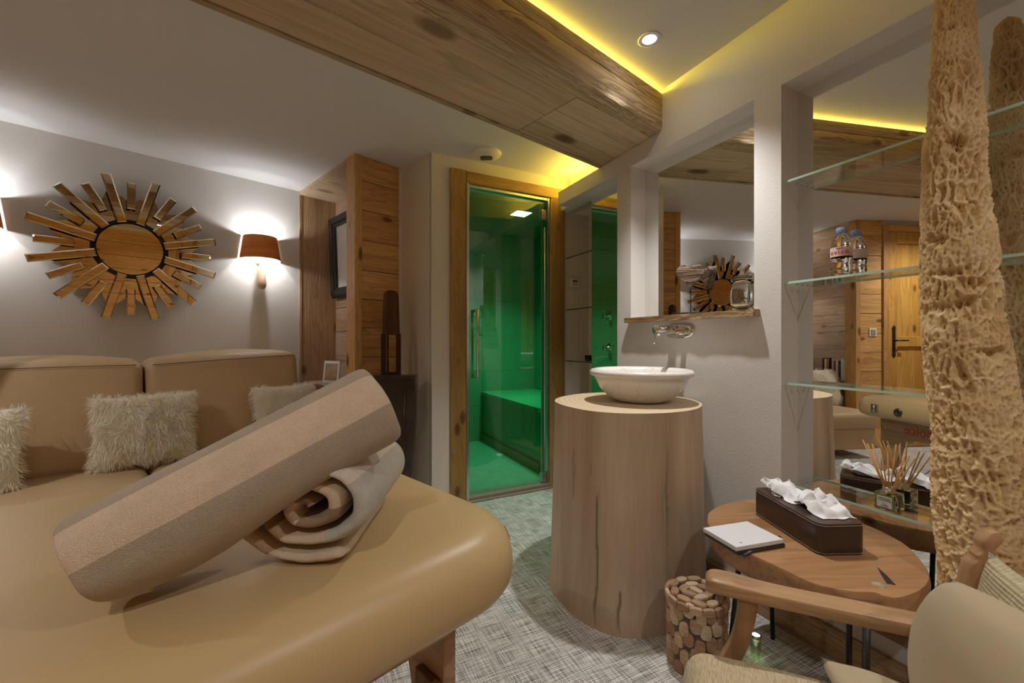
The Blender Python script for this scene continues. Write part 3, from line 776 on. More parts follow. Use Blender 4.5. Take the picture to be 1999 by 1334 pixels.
# hollowed round-topped stave
m = MB()
zt = EYE+(CY-567)/F_PX*2.69; z1_ = EYE+(CY-655)/F_PX*2.69; z2_ = EYE+(CY-735)/F_PX*2.69
def stave(u, v):
    a = u*2*PI; w_ = .047+.010*v*0+.008*(1-v)
    z = z1_+(zt-.045-z1_)*v
    return (w_*math.cos(a), .032*math.sin(a), z)
m.grid(stave, 24, 8, cu=True)
m.lathe([(.047, 0), (.045, .018), (.036, .034), (.02, .043), (0, .046)], 24, (0, 0, zt-.046), sy=.68)
m.lathe([(.0, 0), (.055, 0)], 24, (0, 0, z1_), sy=.58)
obj('handle', m, DARK, pt)
m = MB()
for s in (-1, 1): m.rbox(s*.046-.014, s*.046+.014, -.022, .022, z2_-.25, z1_+.01, .006)
m.rbox(-.055, .06, -.028, .024, z2_-.02, z2_+.028, .006); 
obj('slotted_stem', m, DARK, pt)
m = MB().tube([(-.02, 0, z2_), (-.02, 0, z1_)], .006, 8); obj('rod', m, DARK, pt)
bx = thing('antique_wooden_trough', 'dark old wooden tapered trough standing on end in the corner by the planks', 'antique', W0, -.735, 2.575, 0, rz=.12)
zb = EYE-(737-CY)/F_PX*2.60
m = MB()
def trough(u, v):
    z = zb*v; w0 = .085+.062*math.sin(min(1, v*1.25)*PI/2); d0 = .05
    a = u*4
    pts = [(-w0, -d0), (w0, -d0), (w0, d0), (-w0, d0)]
    i = int(a) % 4; f = a-int(a); p, q = pts[i], pts[(i+1) % 4]
    x, y = p[0]*(1-f)+q[0]*f, p[1]*(1-f)+q[1]*f
    return (x+.004*noise.noise((x*9, z*7, 1)), y-.012*(1-(x/w0)**2)*(1 if y < 0 else -1), z)
m.grid(trough, 32, 24, cu=True, smooth=False)
obj('body', m, DK2, bx)
obj('rim', MB().rbox(-.152, .152, -.07, .07, zb-.006, zb+.012, .006), DK2, bx)
m = MB(); 
m.tube([(.075, -.062, zb*.02), (.088, -.065, zb*.5), (.092, -.065, zb*.98)], .006, 6); obj('corner_seam', m, DARK, bx)
# books in the near alcove
cols = [(190, 175, 150), (150, 70, 40), (205, 195, 175), (225, 220, 210), (60, 60, 60), (235, 230, 225), (160, 50, 45), (215, 205, 195), (30, 32, 36), (200, 120, 60), (235, 235, 230), (120, 40, 40)]
BN = ['beige', 'rust orange', 'cream', 'white', 'dark grey', 'ivory', 'dark red', 'pale grey', 'black', 'amber', 'bright white', 'maroon']
y = 2.80; r_ = random.Random(4)
for i, (c, bn_) in enumerate(zip(cols, BN)):
    th_ = .022+.012*r_.random(); hh = .19+.035*r_.random()
    t = thing('book', f'{bn_} book in the row on the alcove shelf, number {i+1} from the post' if False else f'{bn_} book standing in the row on the alcove bookshelf', 'book', A, -.69, y, .65, group='books on the alcove shelf')
    mcol = plain('cover_'+bn_.replace(' ', '_'), srgb(*c), .5)
    obj('cover', MB().box(-.002, .0, .001, th_-.001, 0, hh).box(-.14, -.002, .001, .003, 0, hh).box(-.14, -.002, th_-.003, th_-.001, 0, hh), mcol, t)
    obj('pages', MB().box(-.137, -.003, .003, th_-.003, .003, hh-.004), plain('paper', (.75, .72, .65), .8), t)
    y += th_+.001

# ================================================================== SINK TRUNK, BASIN, TAP
def trunk_mat():
    m, nt = new_mat('pale_log')
    p = N(nt, 'ShaderNodeBsdfPrincipled', i_Roughness=.6)
    tc = N(nt, 'ShaderNodeTexCoord')
    a = N(nt, 'ShaderNodeMapping'); a.inputs['Scale'].default_value = (5, 5, .9); L(nt, tc, 'Object', a, 'Vector')
    n = N(nt, 'ShaderNodeTexNoise', i_Scale=1.0, i_Detail=5.0, i_Distortion=.8); L(nt, a, 0, n, 'Vector')
    r = ramp(nt, [(.3, srgb(172, 148, 122)), (.5, srgb(192, 170, 144)), (.7, srgb(212, 194, 168))]); L(nt, n, 0, r, 0)
    b = N(nt, 'ShaderNodeMapping'); b.inputs['Scale'].default_value = (90, 90, 2.5); L(nt, tc, 'Object', b, 'Vector')
    n2 = N(nt, 'ShaderNodeTexNoise', i_Scale=1.0, i_Detail=3.0); L(nt, b, 0, n2, 'Vector')
    r2 = ramp(nt, [(.35, (.8,.8,.8)), (.6, (1,1,1))]); L(nt, n2, 0, r2, 0)
    mx = N(nt, 'ShaderNodeMix', data_type='RGBA', blend_type='MULTIPLY'); mx.inputs[0].default_value = .35; L(nt, r, 0, mx, 6); L(nt, r2, 0, mx, 7)
    c_ = N(nt, 'ShaderNodeMapping'); c_.inputs['Scale'].default_value = (26, 26, 2.2); L(nt, tc, 'Object', c_, 'Vector')
    v = N(nt, 'ShaderNodeTexVoronoi', i_Scale=1.0); L(nt, c_, 0, v, 'Vector')
    r3 = ramp(nt, [(.0, (.25,.15,.08)), (.05, (.5,.4,.3)), (.08, (1,1,1))]); L(nt, v, 0, r3, 0)
    mx2 = N(nt, 'ShaderNodeMix', data_type='RGBA', blend_type='MULTIPLY'); mx2.inputs[0].default_value = .55; L(nt, mx, 2, mx2, 6); L(nt, r3, 0, mx2, 7)
    L(nt, mx2, 2, p, 'Base Color')
    bp = N(nt, 'ShaderNodeBump', i_Strength=.25, i_Distance=.006); L(nt, n2, 0, bp, 'Height'); L(nt, bp, 0, p, 'Normal'); out(nt, p); return m
def endgrain():
    m, nt = new_mat('log_end_grain')
    p = N(nt, 'ShaderNodeBsdfPrincipled', i_Roughness=.6); tc = N(nt, 'ShaderNodeTexCoord')
    w = N(nt, 'ShaderNodeTexWave', i_Scale=14.0, i_Distortion=2.0, i_Detail=2.0); w.wave_type = 'RINGS'; w.rings_direction = 'Z'; L(nt, tc, 'Object', w, 'Vector')
    r = ramp(nt, [(.0, srgb(206, 184, 152)), (1, srgb(218, 198, 168))]); L(nt, w, 0, r, 0); L(nt, r, 0, p, 'Base Color'); out(nt, p); return m
tr = thing('log_pedestal', 'huge pale tree trunk pedestal carrying the marble basin', 'pedestal', W0, .497, 1.85, 0, rz=.4)
ZT = .79
def rtr(a, v):
    base = .334-.022*v**.8
    if v < .12: base += .006*(1-v/.12)
    return base+.010*math.sin(2*a+.6)+.008*math.sin(3*a+2)*(1-.4*v)+.006*math.sin(5*a+1)*(1-v*.5)+.004*noise.noise((math.cos(a)*3, math.sin(a)*3, v*2))
CR = [(-2.15, .5, .0, .62), (-2.85, .3, .0, .25), (-1.35, .55, .35, .85), (-2.5, .6, .55, .80), (-1.9, .4, .0, .2)]
m = MB()
def side(u, v):
    a = u*2*PI; r = rtr(a, v)
    aa = a if a <= PI else a-2*PI
    for (ca, w_, v0, v1) in CR:
        cc = ca-.4+.035*noise.noise((v*7, ca, 0))
        dd = abs(((aa-cc+PI) % (2*PI))-PI)
        if v0 < v < v1 and dd < .012: r -= .02*math.sin((v-v0)/(v1-v0)*PI)**.5
    return (r*math.cos(a), r*math.sin(a), v*ZT)
m.grid(side, 560, 60, cu=True)
m.grid(lambda u, v: ((rtr(u*2*PI, 1)*(1-v)-.003*v)*math.cos(u*2*PI) if v < 1 else 0, (rtr(u*2*PI, 1)*(1-v)) * math.sin(u*2*PI) if v < 1 else 0, ZT+.004*min(1, v*16)), 280, 24, cu=True, mi=1, smooth=False)
obj('log', m, [trunk_mat(), endgrain()], tr)
def marble():
    m, nt = new_mat('white_marble'); p = N(nt, 'ShaderNodeBsdfPrincipled', i_Roughness=.22); tc = N(nt, 'ShaderNodeTexCoord')
    n = N(nt, 'ShaderNodeTexNoise', i_Scale=4.0, i_Detail=6.0, i_Distortion=.8); L(nt, tc, 'Object', n, 'Vector')
    r = ramp(nt, [(.0, (.78,.76,.72)), (.494, (.82,.80,.77)), (.5, (.70,.67,.63)), (.506, (.84,.82,.79)), (1, (.84,.82,.78))]); L(nt, n, 0, r, 0); L(nt, r, 0, p, 'Base Color'); out(nt, p); return m
ba = thing('basin', 'round white marble basin with rolled rim on the log pedestal', 'basin', W0, .553, 1.83, ZT+.004)
pr = [(0, 0), (.085, 0), (.11, .006), (.145, .028), (.172, .058), (.188, .088), (.196, .104), (.196, .108), (.209, .111), (.2155, .119), (.2155, .127), (.209, .135), (.198, .138), (.186, .134), (.178, .122), (.165, .085), (.135, .05), (.09, .028), (.025, .02), (0, .02)]
obj('bowl', MB().lathe(pr, 96), marble(), ba)
obj('plug', MB().cyl(.024, .021, .026, 24, bev=.002), CHROME, ba)
fx, fz = B.on(1328, 647, WC)
tp = thing('wall_tap', 'chrome wall tap with oval plate above the basin', 'tap', B, fx, WC, fz)
el = [(.085*math.copysign(abs(math.cos(a))**.75, math.cos(a)), .034*math.copysign(abs(math.sin(a))**.75, math.sin(a))) for a in [2*PI*k/48 for k in range(48)]]
obj('wall_plate', MB().prism(list(reversed(el)), -.012, 0, 'y', smooth=True), CHROME, tp, bevel=.004)
m = MB().tube([(-.03, -.008, .004), (-.033, -.06, .004), (-.036, -.118, .002), (-.036, -.126, .0)], [.022, .0225, .0225, .015], 24); obj('body', m, CHROME, tp)
m = MB().tube([(.03, -.01, 0), (.03, -.10, -.004), (.03, -.165, -.012), (.03, -.172, -.02)], [.014, .0125, .0115, .010], 20); obj('spout', m, CHROME, tp)
m = MB().tube([(-.036, -.115, -.012), (-.037, -.122, -.045), (-.038, -.128, -.062)], [.0045, .0035, .004], 10); obj('lever', m, CHROME, tp)

# ================================================================== THINGS ON THE WOODEN LEDGE
ZS = 1.1762
def heart(w):
    pts = []
    for k in range(48):
        t = 2*PI*k/48
        x = 16*math.sin(t)**3; z = 13*math.cos(t)-5*math.cos(2*t)-2*math.cos(3*t)-math.cos(4*t)
        pts.append((x*w/32, z*w/32))
    return pts
W_HEART = wood('layered_driftwood', srgb(190, 162, 132), srgb(98, 70, 48), 'x', 3.2, .8, knots=False, grain=1.6, bump=1.6, ring=.95, fib=.8)
hx_, hz_ = B.on(1346, 537, 1.615)
hs = thing('heart_sculpture', 'rough wooden heart on a thin black rod standing on the ledge under the mirror', 'sculpture', B, hx_, 1.622, ZS, rz=.62)
for dx, dz, dy, w in ((0, 0, 0, .122),):
    m = MB().prism(list(reversed(heart(w))), dy-.016, dy+.016, 'y'); o = obj('heart', m, W_HEART, hs, bevel=.002); o.location = (dx, 0, hz_-ZS+dz)
    obj('rod', MB().tube([(dx, dy, .006), (dx, dy, hz_-ZS-w*.4)], .0022, 8), BLACK, hs)
obj('base', MB().box(-.078, .062, -.022, .022, 0, .010), BLACK, hs, bevel=.001)
jx, _ = B.on(1449, 600, 1.63); jr = .046
zt_ = B.on(1447, 527, 1.63)[1]-ZS
JG = solid_glass('jar_glass', (.97, .98, .97), 1.45)
jg = thing('glass_jar', 'round lidded clear glass jar at the pillar end of the ledge', 'jar', B, jx, 1.628, ZS)
k = zt_/.16
obj('body', MB().lathe([(0, .002), (.030, .001), (.036, .008*k), (.044, .03*k), (.046, .055*k), (.045, .075*k), (.038, .095*k), (.036, .10*k), (.036, .118*k), (.034, .118*k), (.034, .10*k), (.042, .075*k), (.043, .055*k), (.041, .03*k), (.033, .012*k), (0, .008*k)], 40), JG, jg)
obj('lid', MB().lathe([(.041, .116*k), (.043, .119*k), (.040, .124*k), (.026, .134*k), (.012, .14*k), (.006, .144*k), (.009, .150*k), (.010, .155*k), (.006, .16*k), (0, .161*k)], 40), JG, jg)

# ================================================================== GLASS SHELVES
def shelf(label, x0, x1, y0, y1, z, group=None):
    t = thing('glass_shelf', label, 'shelf', B, x0, y0, z, group=None)
    obj('glass_plate', MB().box(0, x1-x0, 0.0015, y1-y0, -.008, 0), GLASS, t)
    obj('glass_edge', MB().box(0, x1-x0, 0, .0012, -.008, 0), EDGE, t)
    return t
HS = [EYE+.597, EYE+.221, EYE-.152, EYE-.524]
nm = ['top glass shelf in front of the tall mirror', 'glass shelf carrying the water bottle', 'empty glass shelf below the water bottle', 'lowest glass shelf, carrying the reed diffuser']
for z, lb in zip(HS, nm):
    t = shelf(lb, xc0+.006, xc1-.004, 1.60, MC-.002, z)
    obj('bracket', MB().cyl(.004, -.012, -.008, 12, c=(.02, .035, 0)).cyl(.004, -.012, -.008, 12, c=(.02, .07, 0)), CHROME, t)
def xw(c):
    """where the basin-wall plane c meets the shower-door wall"""
    X_ = (c-1.2742)/1.1232
    return B.l(X_, 2.938+.512*X_)[0]
HN = [EYE+.616, EYE+.235, EYE-.138, EYE-.52]
nm = ['narrow glass shelf near the top of the niche by the shower', 'narrow niche glass shelf just below the wall thermostat', 'narrow niche glass shelf with the small dark cup', 'lowest narrow glass shelf in the niche by the shower']
for z, lb in zip(HN, nm):
    x_a = xw(1.72)+.004; x_b = xw(1.925)+.004
    t = thing('glass_shelf', lb, 'shelf', B, 0, 0, z)
    poly = [(x_a, 1.7215), (xa1-.005, 1.7215), (xa1-.005, 1.925), (x_b, 1.925)]
    obj('glass_plate', MB().prism(poly, -.008, 0), GLASS, t)
    obj('glass_edge', MB().box(x_a, xa1-.005, 1.720, 1.7213, -.008, 0), plain('dark_glass_edge', (.06, .09, .05), .2), t)
    obj('support', MB().tube([(x_a+.02, 1.75, -.016), (x_a-.006, 1.765, -.016)], .009, 12), CHROME, t)
cu = thing('cup', 'small dark cup on the niche shelf next to the narrow mirror', 'cup', B, B.X(1149, 1.80), 1.80, HN[2])
obj('body', MB().lathe([(0, 0), (.022, 0), (.026, .02), (.027, .038), (.025, .038), (.023, .02), (.019, .004), (0, .004)], 24), BLACK, cu)
obj('rim', MB().lathe([(.0255, .037), (.0275, .038), (.0255, .0395)], 24), BLACK, cu)
# thermostat
tx, tz = D.on(1119.5, 553, 2.615)
th_ = thing('thermostat', 'small white thermostat with a screen on the niche wall', 'thermostat', D, tx, 2.615, tz)
a0, a1 = D.X(1112, 2.615)-tx, D.X(1128, 2.615)-tx
obj('case', MB().box(a0, a1, -.018, 0, -.033, .033), plain('white_plastic', (.68, .66, .6), .4), th_, bevel=.003)
obj('screen', MB().box(a0*.6, a1*.6, -.0195, -.018, .004, .018), plain('lcd', (.08, .09, .05), .3), th_)
obj('back_plate', MB().box(a0*1.6, a1*1.6, -.005, 0, -.045, .045), plain('cream_plastic', (.6, .55, .45), .5), th_, bevel=.002)
for s in (-1, 1): obj('button', MB().cyl(.005, 0, .003, 12), plain('grey_button', (.15, .15, .14), .5), th_, rot=(PI/2, 0, 0), loc=(s*.009, -.018, -.012))
# shower valves on the cabin's left wall
for zz, lb in ((1.29, 'upper chrome shower valve seen in the narrow mirror'), (.99, 'lower chrome shower valve seen in the narrow mirror')):
    q = B.l(-.672, 3.24); v_ = thing('shower_valve', lb, 'valve', B, q[0], cl, zz)
    obj('plate', MB().lathe([(0, 0), (.045, 0), (.048, .005), (.045, .01), (0, .01)], 32), CHROME, v_, rot=(-PI/2, 0, 0))
    obj('knob', MB().lathe([(0, 0), (.02, 0), (.02, .05), (.026, .052), (.026, .07), (0, .072)], 24), CHROME, v_, rot=(-PI/2, 0, 0))
    obj('lever', MB().tube([(0, .06, 0), (.0, .062, .06)], .006, 8), CHROME, v_)

# water bottle
bx_, _ = B.on(1643, 540, 1.641)
wbt = thing('water_bottle', 'small clear plastic water bottle with a blue cap on the second glass shelf', 'bottle', B, bx_, 1.641, HS[1])
PET = solid_glass('clear_plastic', (.97, .98, .99), 1.33)
rr = .031
def ribs(u, v):
    z = .003+.142*v; a = u*2*PI
    if v < .04: r = rr*(.75+.25*v/.04)
    elif v < .40: r = rr*(1-.07*(.5-.5*math.cos((v-.04)/.36*PI*4)))
    elif v < .70: r = rr*.985
    else: r = rr*(.985-(.985-.42)*((v-.70)/.30)**1.7)
    if v < .38: r *= 1+.025*math.sin(6*a+v*30)
    return (r*math.cos(a), r*math.sin(a), z)
m = MB().grid(ribs, 36, 50, cu=True); m.lathe([(0, .006), (.016, .002), (rr*.75, .003)], 24)
obj('body', m, PET, wbt)
CAPM = plain('pale_blue_cap', srgb(150, 168, 205), .4)
m = MB().cyl(.0148, .145, .166, 28, bev=.002)
for k in range(28): a = 2*PI*k/28; m.tube([(.0148*math.cos(a), .0148*math.sin(a), .147), (.0148*math.cos(a), .0148*math.sin(a), .163)], .0007, 4)
obj('cap', m, CAPM, wbt)
obj('neck', MB().lathe([(.0130, .140), (.0165, .141), (.0165, .1435), (.013, .145)], 24), PET, wbt)
lab = plain('label_pale_pink', srgb(232, 205, 200), .5)
obj('paper_label', MB().lathe([(rr+.0004, .066), (rr+.0004, .098)], 40), lab, wbt)
def text(name, s, size, mat, parent, loc, rot, align='CENTER', ext=.0002):
    cu_ = bpy.data.curves.new(name, 'FONT'); cu_.body = s; cu_.size = size; cu_.extrude = ext; cu_.align_x = align; cu_.align_y = 'CENTER'
    cu_.materials.append(mat); tmp = bpy.data.objects.new('tmp', cu_); COL.objects.link(tmp)
    bpy.context.view_layer.update(); me = bpy.data.meshes.new_from_object(tmp.evaluated_get(bpy.context.evaluated_depsgraph_get())); bpy.data.objects.remove(tmp)
    o = bpy.data.objects.new(name, me); o.location = loc; o.rotation_euler = rot; link(o, parent); return o
RED = plain('red_print', srgb(200, 40, 60), .5); DRK = plain('dark_print', srgb(50, 50, 70), .6)
# lettering wrapped round the bottle, facing the camera side
def wrap_text(s, size, mat, parent, r, a_mid, z):
    """letters laid one by one round a cylinder"""
    n = len(s); adv = {'i': .3, 'l': .3, 'e': .58, 'v': .52, 'a': .58, 'n': .58}
    tot = sum(adv.get(c, .55) for c in s)*size; x = -tot/2
    for c in s:
        w_ = adv.get(c, .55)*size; a = a_mid+(x+w_/2)/r
        text('lettering', c, size, mat, parent, (r*math.cos(a), r*math.sin(a), z), (PI/2, 0, a+PI/2))
        x += w_
camB = B.l(0, 0); ang = math.atan2(-1.641, 0-bx_)
wrap_text('evian', .023, RED, wbt, rr+.0009, ang-.25, .080)
for k, dx in enumerate((-.006, 0, .006)):
    a = ang-.2+dx/rr; m = MB()
    r2 = rr+.0009
    def pp(dx_, z): aa = a+dx_/r2; return (r2*math.cos(aa), r2*math.sin(aa), z)
    m.add([pp(-.0035, .0905), pp(.0035, .0905), pp(0, .0955)], [(0, 1, 2)]); obj('mountain_mark', m, DRK, wbt)

# reed diffuser
fx0_, fx1_ = B.X(1705, 1.612), B.X(1748, 1.612)
df_ = thing('reed_diffuser', 'square glass reed diffuser with a labelled front on the lowest glass shelf', 'diffuser', B, (fx0_+fx1_)/2, 1.642, HS[3])
w2 = (fx1_-fx0_)/2
DGl = solid_glass('thick_clear_glass', (.95, .97, .92), 1.42)
obj('bottle', MB().rbox(-w2, w2, -.028, .028, 0, .052, .004), DGl, df_)
obj('collar', MB().lathe([(.0165, .052), (.0165, .069), (.012, .069), (.012, .052)], 32), plain('silver_collar', (.75, .75, .73), .15, 1), df_)
obj('label_border', MB().box(-w2+.004, w2-.004, -.0292, -.0285, .004, .048), plain('olive_border', srgb(112, 122, 80), .5), df_)
obj('label', MB().box(-w2+.009, w2-.009, -.0298, -.0292, .009, .043), plain('label_paper', srgb(215, 212, 205), .6), df_)
for s, z, sz_ in (('HEYLAND', .037, .0072), ('& WHITTLE', .0305, .0066), ('ALPINE', .0145, .0055)):
    text('lettering', s, sz_, plain('print_grey', srgb(70, 68, 66), .6), df_, (0, -.0302, z), (PI/2, 0, 0))
text('lettering', '~~~', .006, DRK, df_, (0, -.0302, .022), (PI/2, 0, 0))
REED = plain('rattan', srgb(205, 155, 90), .6)
r_ = random.Random(11)
for k in range(9):
    a = -.95+1.9*k/8+r_.uniform(-.08, .08)
    dx, dy = math.sin(a)*.085, r_.uniform(-.018, .010)
    L_ = .135+r_.uniform(-.015, .015)
    m = MB().tube([(-dx*.12, 0, .015), (dx, dy, .055+L_)], .0021, 8)
    obj('reed', m, REED, df_)
# ================================================================== DRIFTWOOD COLUMN
def drift_mat():
    m, nt = new_mat('pitted_driftwood'); p = N(nt, 'ShaderNodeBsdfPrincipled', i_Roughness=.75); tc = N(nt, 'ShaderNodeTexCoord')
    n = N(nt, 'ShaderNodeTexNoise', i_Scale=9.0, i_Detail=5.0); L(nt, tc, 'Object', n, 'Vector')
    r = ramp(nt, [(.3, srgb(204, 170, 118)), (.7, srgb(236, 210, 164))]); L(nt, n, 0, r, 0)
    g = N(nt, 'ShaderNodeNewGeometry'); r2 = ramp(nt, [(.40, (.30,.22,.15)), (.49, (.85,.80,.74)), (.55, (1.0,1.0,1.0))]); L(nt, g, 'Pointiness', r2, 0)  # pits darkened by pointiness: their shade is put into the colour
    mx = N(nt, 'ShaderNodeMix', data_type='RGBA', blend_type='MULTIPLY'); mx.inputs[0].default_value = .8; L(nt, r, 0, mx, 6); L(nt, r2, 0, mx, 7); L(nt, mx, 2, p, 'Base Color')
    n2 = N(nt, 'ShaderNodeTexNoise', i_Scale=130.0, i_Detail=3.0); L(nt, tc, 'Object', n2, 'Vector')
    b = N(nt, 'ShaderNodeBump', i_Strength=.3, i_Distance=.003); L(nt, n2, 0, b, 'Height'); L(nt, b, 0, p, 'Normal'); out(nt, p); return m
dw = thing('driftwood_column', 'tall pitted driftwood column standing in front of the shelved mirror', 'driftwood', B, 0, 0, 0)
# centre line and half widths read at several heights (photo row -> centre column, half width)
rows = [(-60, 1856, 22), (-20, 1860, 30), (40, 1862, 42), (180, 1864, 52), (300, 1863, 60), (450, 1869, 72), (600, 1876, 80), (720, 1886, 88), (850, 1903, 92), (1000, 1916, 100), (1130, 1934, 104), (1300, 1950, 112), (1560, 1975, 128)]
ctl = []
for py, px, hw in rows:
    c = 1.50 if py < 900 else 1.50-(py-900)/660*.06
    x, z = B.on(px, py, c)
    t = (px-CX)/F_PX; Yd = c/(-B.s*t+B.c)
    ctl.append((z, x, c, hw/F_PX*Yd/math.sqrt(1+t*t)*.97))
ctl.sort()
ctl[0] = (0.0,)+ctl[0][1:]
def dcl(z):
    for i in range(len(ctl)-1):
        if z <= ctl[i+1][0] or i == len(ctl)-2:
            a, b = ctl[i], ctl[i+1]; f = max(0, min(1, (z-a[0])/(b[0]-a[0]))); f = f*f*(3-2*f)*.5+f*.5
            return tuple(a[k]*(1-f)+b[k]*f for k in (1, 2, 3))
ztop = ctl[-1][0]
m = MB(); NU, NV = 200, 760
def bark(u, v):
    z = ztop*v; cx, cy, r = dcl(z); a = u*2*PI
    ca, sa = math.cos(a), math.sin(a)
    r *= 1+.10*noise.noise(Vector((ca*1.1, sa*1.1, z*1.8)))
    sc = 58 if z > .8 else 58-(.8-z)*24
    wp = Vector((ca*r, sa*r, z)); 
    q = Vector((ca*r*sc, sa*r*sc, z*sc*.36)); q += Vector((noise.noise(wp*25), noise.noise(wp*25+Vector((9, 0, 0))), noise.noise(wp*20)))*.42
    d_ = noise.voronoi(q)[0]
    e = min(1.0, (d_[1]-d_[0])*1.05)
    pit = e**.75
    dep = .023*(.6+.6*noise.noise(wp*11+Vector((3, 3, 3))))
    hole = max(0, noise.noise(wp*23+Vector((0, 7, 1)))-.38)*.05
    q2 = Vector((ca*r*sc*2.3, sa*r*sc*2.3, z*sc*1.1)); d2 = noise.voronoi(q2)[0]; e2 = min(1, (d2[1]-d2[0])*1.6)
    
    rr_ = r+.007-dep*pit-hole-.004*e2+.004*noise.noise(wp*8)
    if v > .985: rr_ *= max(.05, 1-((v-.985)/.015)**2)
    return (cx+ca*rr_, cy+sa*rr_, z)
m.grid(bark, NU, NV, cu=True)
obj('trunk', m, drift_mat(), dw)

# ================================================================== SIDE TABLE
def gp(px, py, drop):
    k = drop*F_PX/(py-CY); return ((px-CX)/F_PX*k, k)
TZ = .45
oc = [(1379, 1009), (1384, 1000), (1401, 989), (1436, 979), (1470, 976), (1530, 981), (1600, 995), (1691, 1025), (1760, 1058), (1801, 1096), (1816, 1122), (1817, 1136), (1797, 1156), (1760, 1169), (1729, 1166), (1709, 1159), (1657, 1156), (1581, 1138), (1504, 1101), (1437, 1070), (1391, 1036), (1380, 1020)]
pts = [Vector(gp(a, b, .60)+(0,)) for a, b in oc]
# smooth outline
def closed_spline(P, per=6):
    o_ = []; n = len(P)
    for i in range(n):
        p0, p1, p2, p3 = P[i-1], P[i], P[(i+1) % n], P[(i+2) % n]
        for k in range(per):
            t = k/per; o_.append(.5*((2*p1)+(-p0+p2)*t+(2*p0-5*p1+4*p2-p3)*t*t+(-p0+3*p1-3*p2+p3)*t**3))
    return o_
outl = closed_spline(pts); cen = sum(outl, Vector())/len(outl)
stb = thing('side_table', 'live edge wooden slab side table on thin black legs beside the armchair', 'table', W0, cen.x, cen.y, 0)
loc = [p-cen for p in outl]
if sum(loc[i].x*loc[(i+1) % len(loc)].y-loc[(i+1) % len(loc)].x*loc[i].y for i in range(len(loc))) < 0: loc.reverse()
m = MB(); nl = len(loc)
prof = [(.90, -.078), (.965, -.070), (.992, -.045), (1.0, -.018), (.996, -.006), (.985, 0)]
crk = Vector(gp(1735, 1140, .6)+(0,))-cen; crk_in = Vector(gp(1712, 1108, .6)+(0,))-cen
vs = []
for s_, dz in prof:
    for p in loc:
        q = p*s_
        d_ = (p-crk).length
        notch = max(0, 1-d_/.016)
        q = q*(1-.14*notch)
        q += Vector((1, 0, 0))*.003*noise.noise(Vector((p.x*14, p.y*14, dz*30)))
        vs.append((q.x, q.y, TZ+dz))
fs = []
for j in range(len(prof)-1):
    for i in range(nl): fs.append((j*nl+i, j*nl+(i+1) % nl, (j+1)*nl+(i+1) % nl, (j+1)*nl+i))
fs.append(tuple(range(nl-1, -1, -1))); 
m.add(vs, fs, 0, True); m.add([v for v in vs[-nl:]], [tuple(range(nl))], 0, False)
W_SLAB = wood('walnut_slab', srgb(204, 158, 112), srgb(146, 102, 66), 'x', .9, .35, grain=.25, bump=.1, knots=True, perobj=False)
obj('slab', m, W_SLAB, stb)
# bark-edged split in the slab
m = MB()
a, b = crk_in, crk*1.02
n_ = (b-a).normalized(); s_ = Vector((-n_.y, n_.x, 0))
m.add([a.to_3d()+Vector((0, 0, TZ+.0012)), a.lerp(b, .5)+s_*.007+Vector((0, 0, TZ+.0012)), b+s_*.010+Vector((0, 0, TZ+.0008)), b+s_*.006+Vector((0, 0, TZ-.06)), b-s_*.006+Vector((0, 0, TZ-.06)), b-s_*.008+Vector((0, 0, TZ+.0008)), a.lerp(b, .5)-s_*.005+Vector((0, 0, TZ+.0012))], [(0, 6, 5, 2, 1), (2, 5, 4, 3)], 0, False)
obj('split', m, plain('dark_split', (.02, .015, .01), .8), stb)
kn = Vector(gp(1716, 1143, .6)+(0,))-cen
m = MB().lathe([(0, .003), (.010, .003), (.016, .001), (.020, -.004)], 18, (kn.x, kn.y, TZ), sx=.8)
obj('bark_knot', m, plain('grey_bark', srgb(165, 145, 115), .7, var=.3, vscale=90, bump=.6, bscale=160), stb)
for (tx_, ty_, bx__, by__, w_) in ((.985, 1.24, .99, 1.25, .013), (.822, .985, .805, .975, .014), (.72, 1.34, .69, 1.36, .013), (.90, 1.49, .92, 1.50, .013)):
    m = MB(); a = Vector((tx_, ty_, TZ-.06)); b = Vector((bx__, by__, 0))
    m.tube([b-Vector((cen.x, cen.y, 0)), a-Vector((cen.x, cen.y, 0))], w_*.55, 12); obj('leg', m, BLACK, stb)
# tissue box
tb = thing('tissue_box', 'long dark brown stitched leather tissue box on the side table', 'tissue box', W0, .921, 1.342, TZ, rz=math.radians(2.5))
LBR = plain('brown_leather', srgb(66, 50, 42), .33, bump=.15, bscale=260, spec=.5, bdist=.001)
hx2, hy2, hh = .070, .152, .088
def rrect(hx, hy, r, seg=6):
    o_ = []
    for q, (sx_, sy_) in enumerate(((1, 1), (-1, 1), (-1, -1), (1, -1))):
        for i in range(seg+1):
            th = q*PI/2+PI/2*i/seg; o_.append((sx_*(hx-r)+r*math.cos(th), sy_*(hy-r)+r*math.sin(th)))
    return o_
rc_ = rrect(hx2, hy2, .024)
m = MB(); vs = []; n = len(rc_)
for s_, z in ((.985, 0), (1, .003), (1, hh-.004), (.985, hh)):
    for x, y in rc_: vs.append((x*s_, y*(1-(1-s_)*.4), z))
fs = [(j*n+i, j*n+(i+1) % n, (j+1)*n+(i+1) % n, (j+1)*n+i) for j in range(3) for i in range(n)]
m.add(vs, fs, 0, True); m.add(vs[:n], [tuple(range(n-1, -1, -1))], 0, False); m.add(vs[-n:], [tuple(range(n))], 0, False)
obj('box_body', m, LBR, tb)
THR = plain('cream_thread', srgb(215, 195, 160), .7)
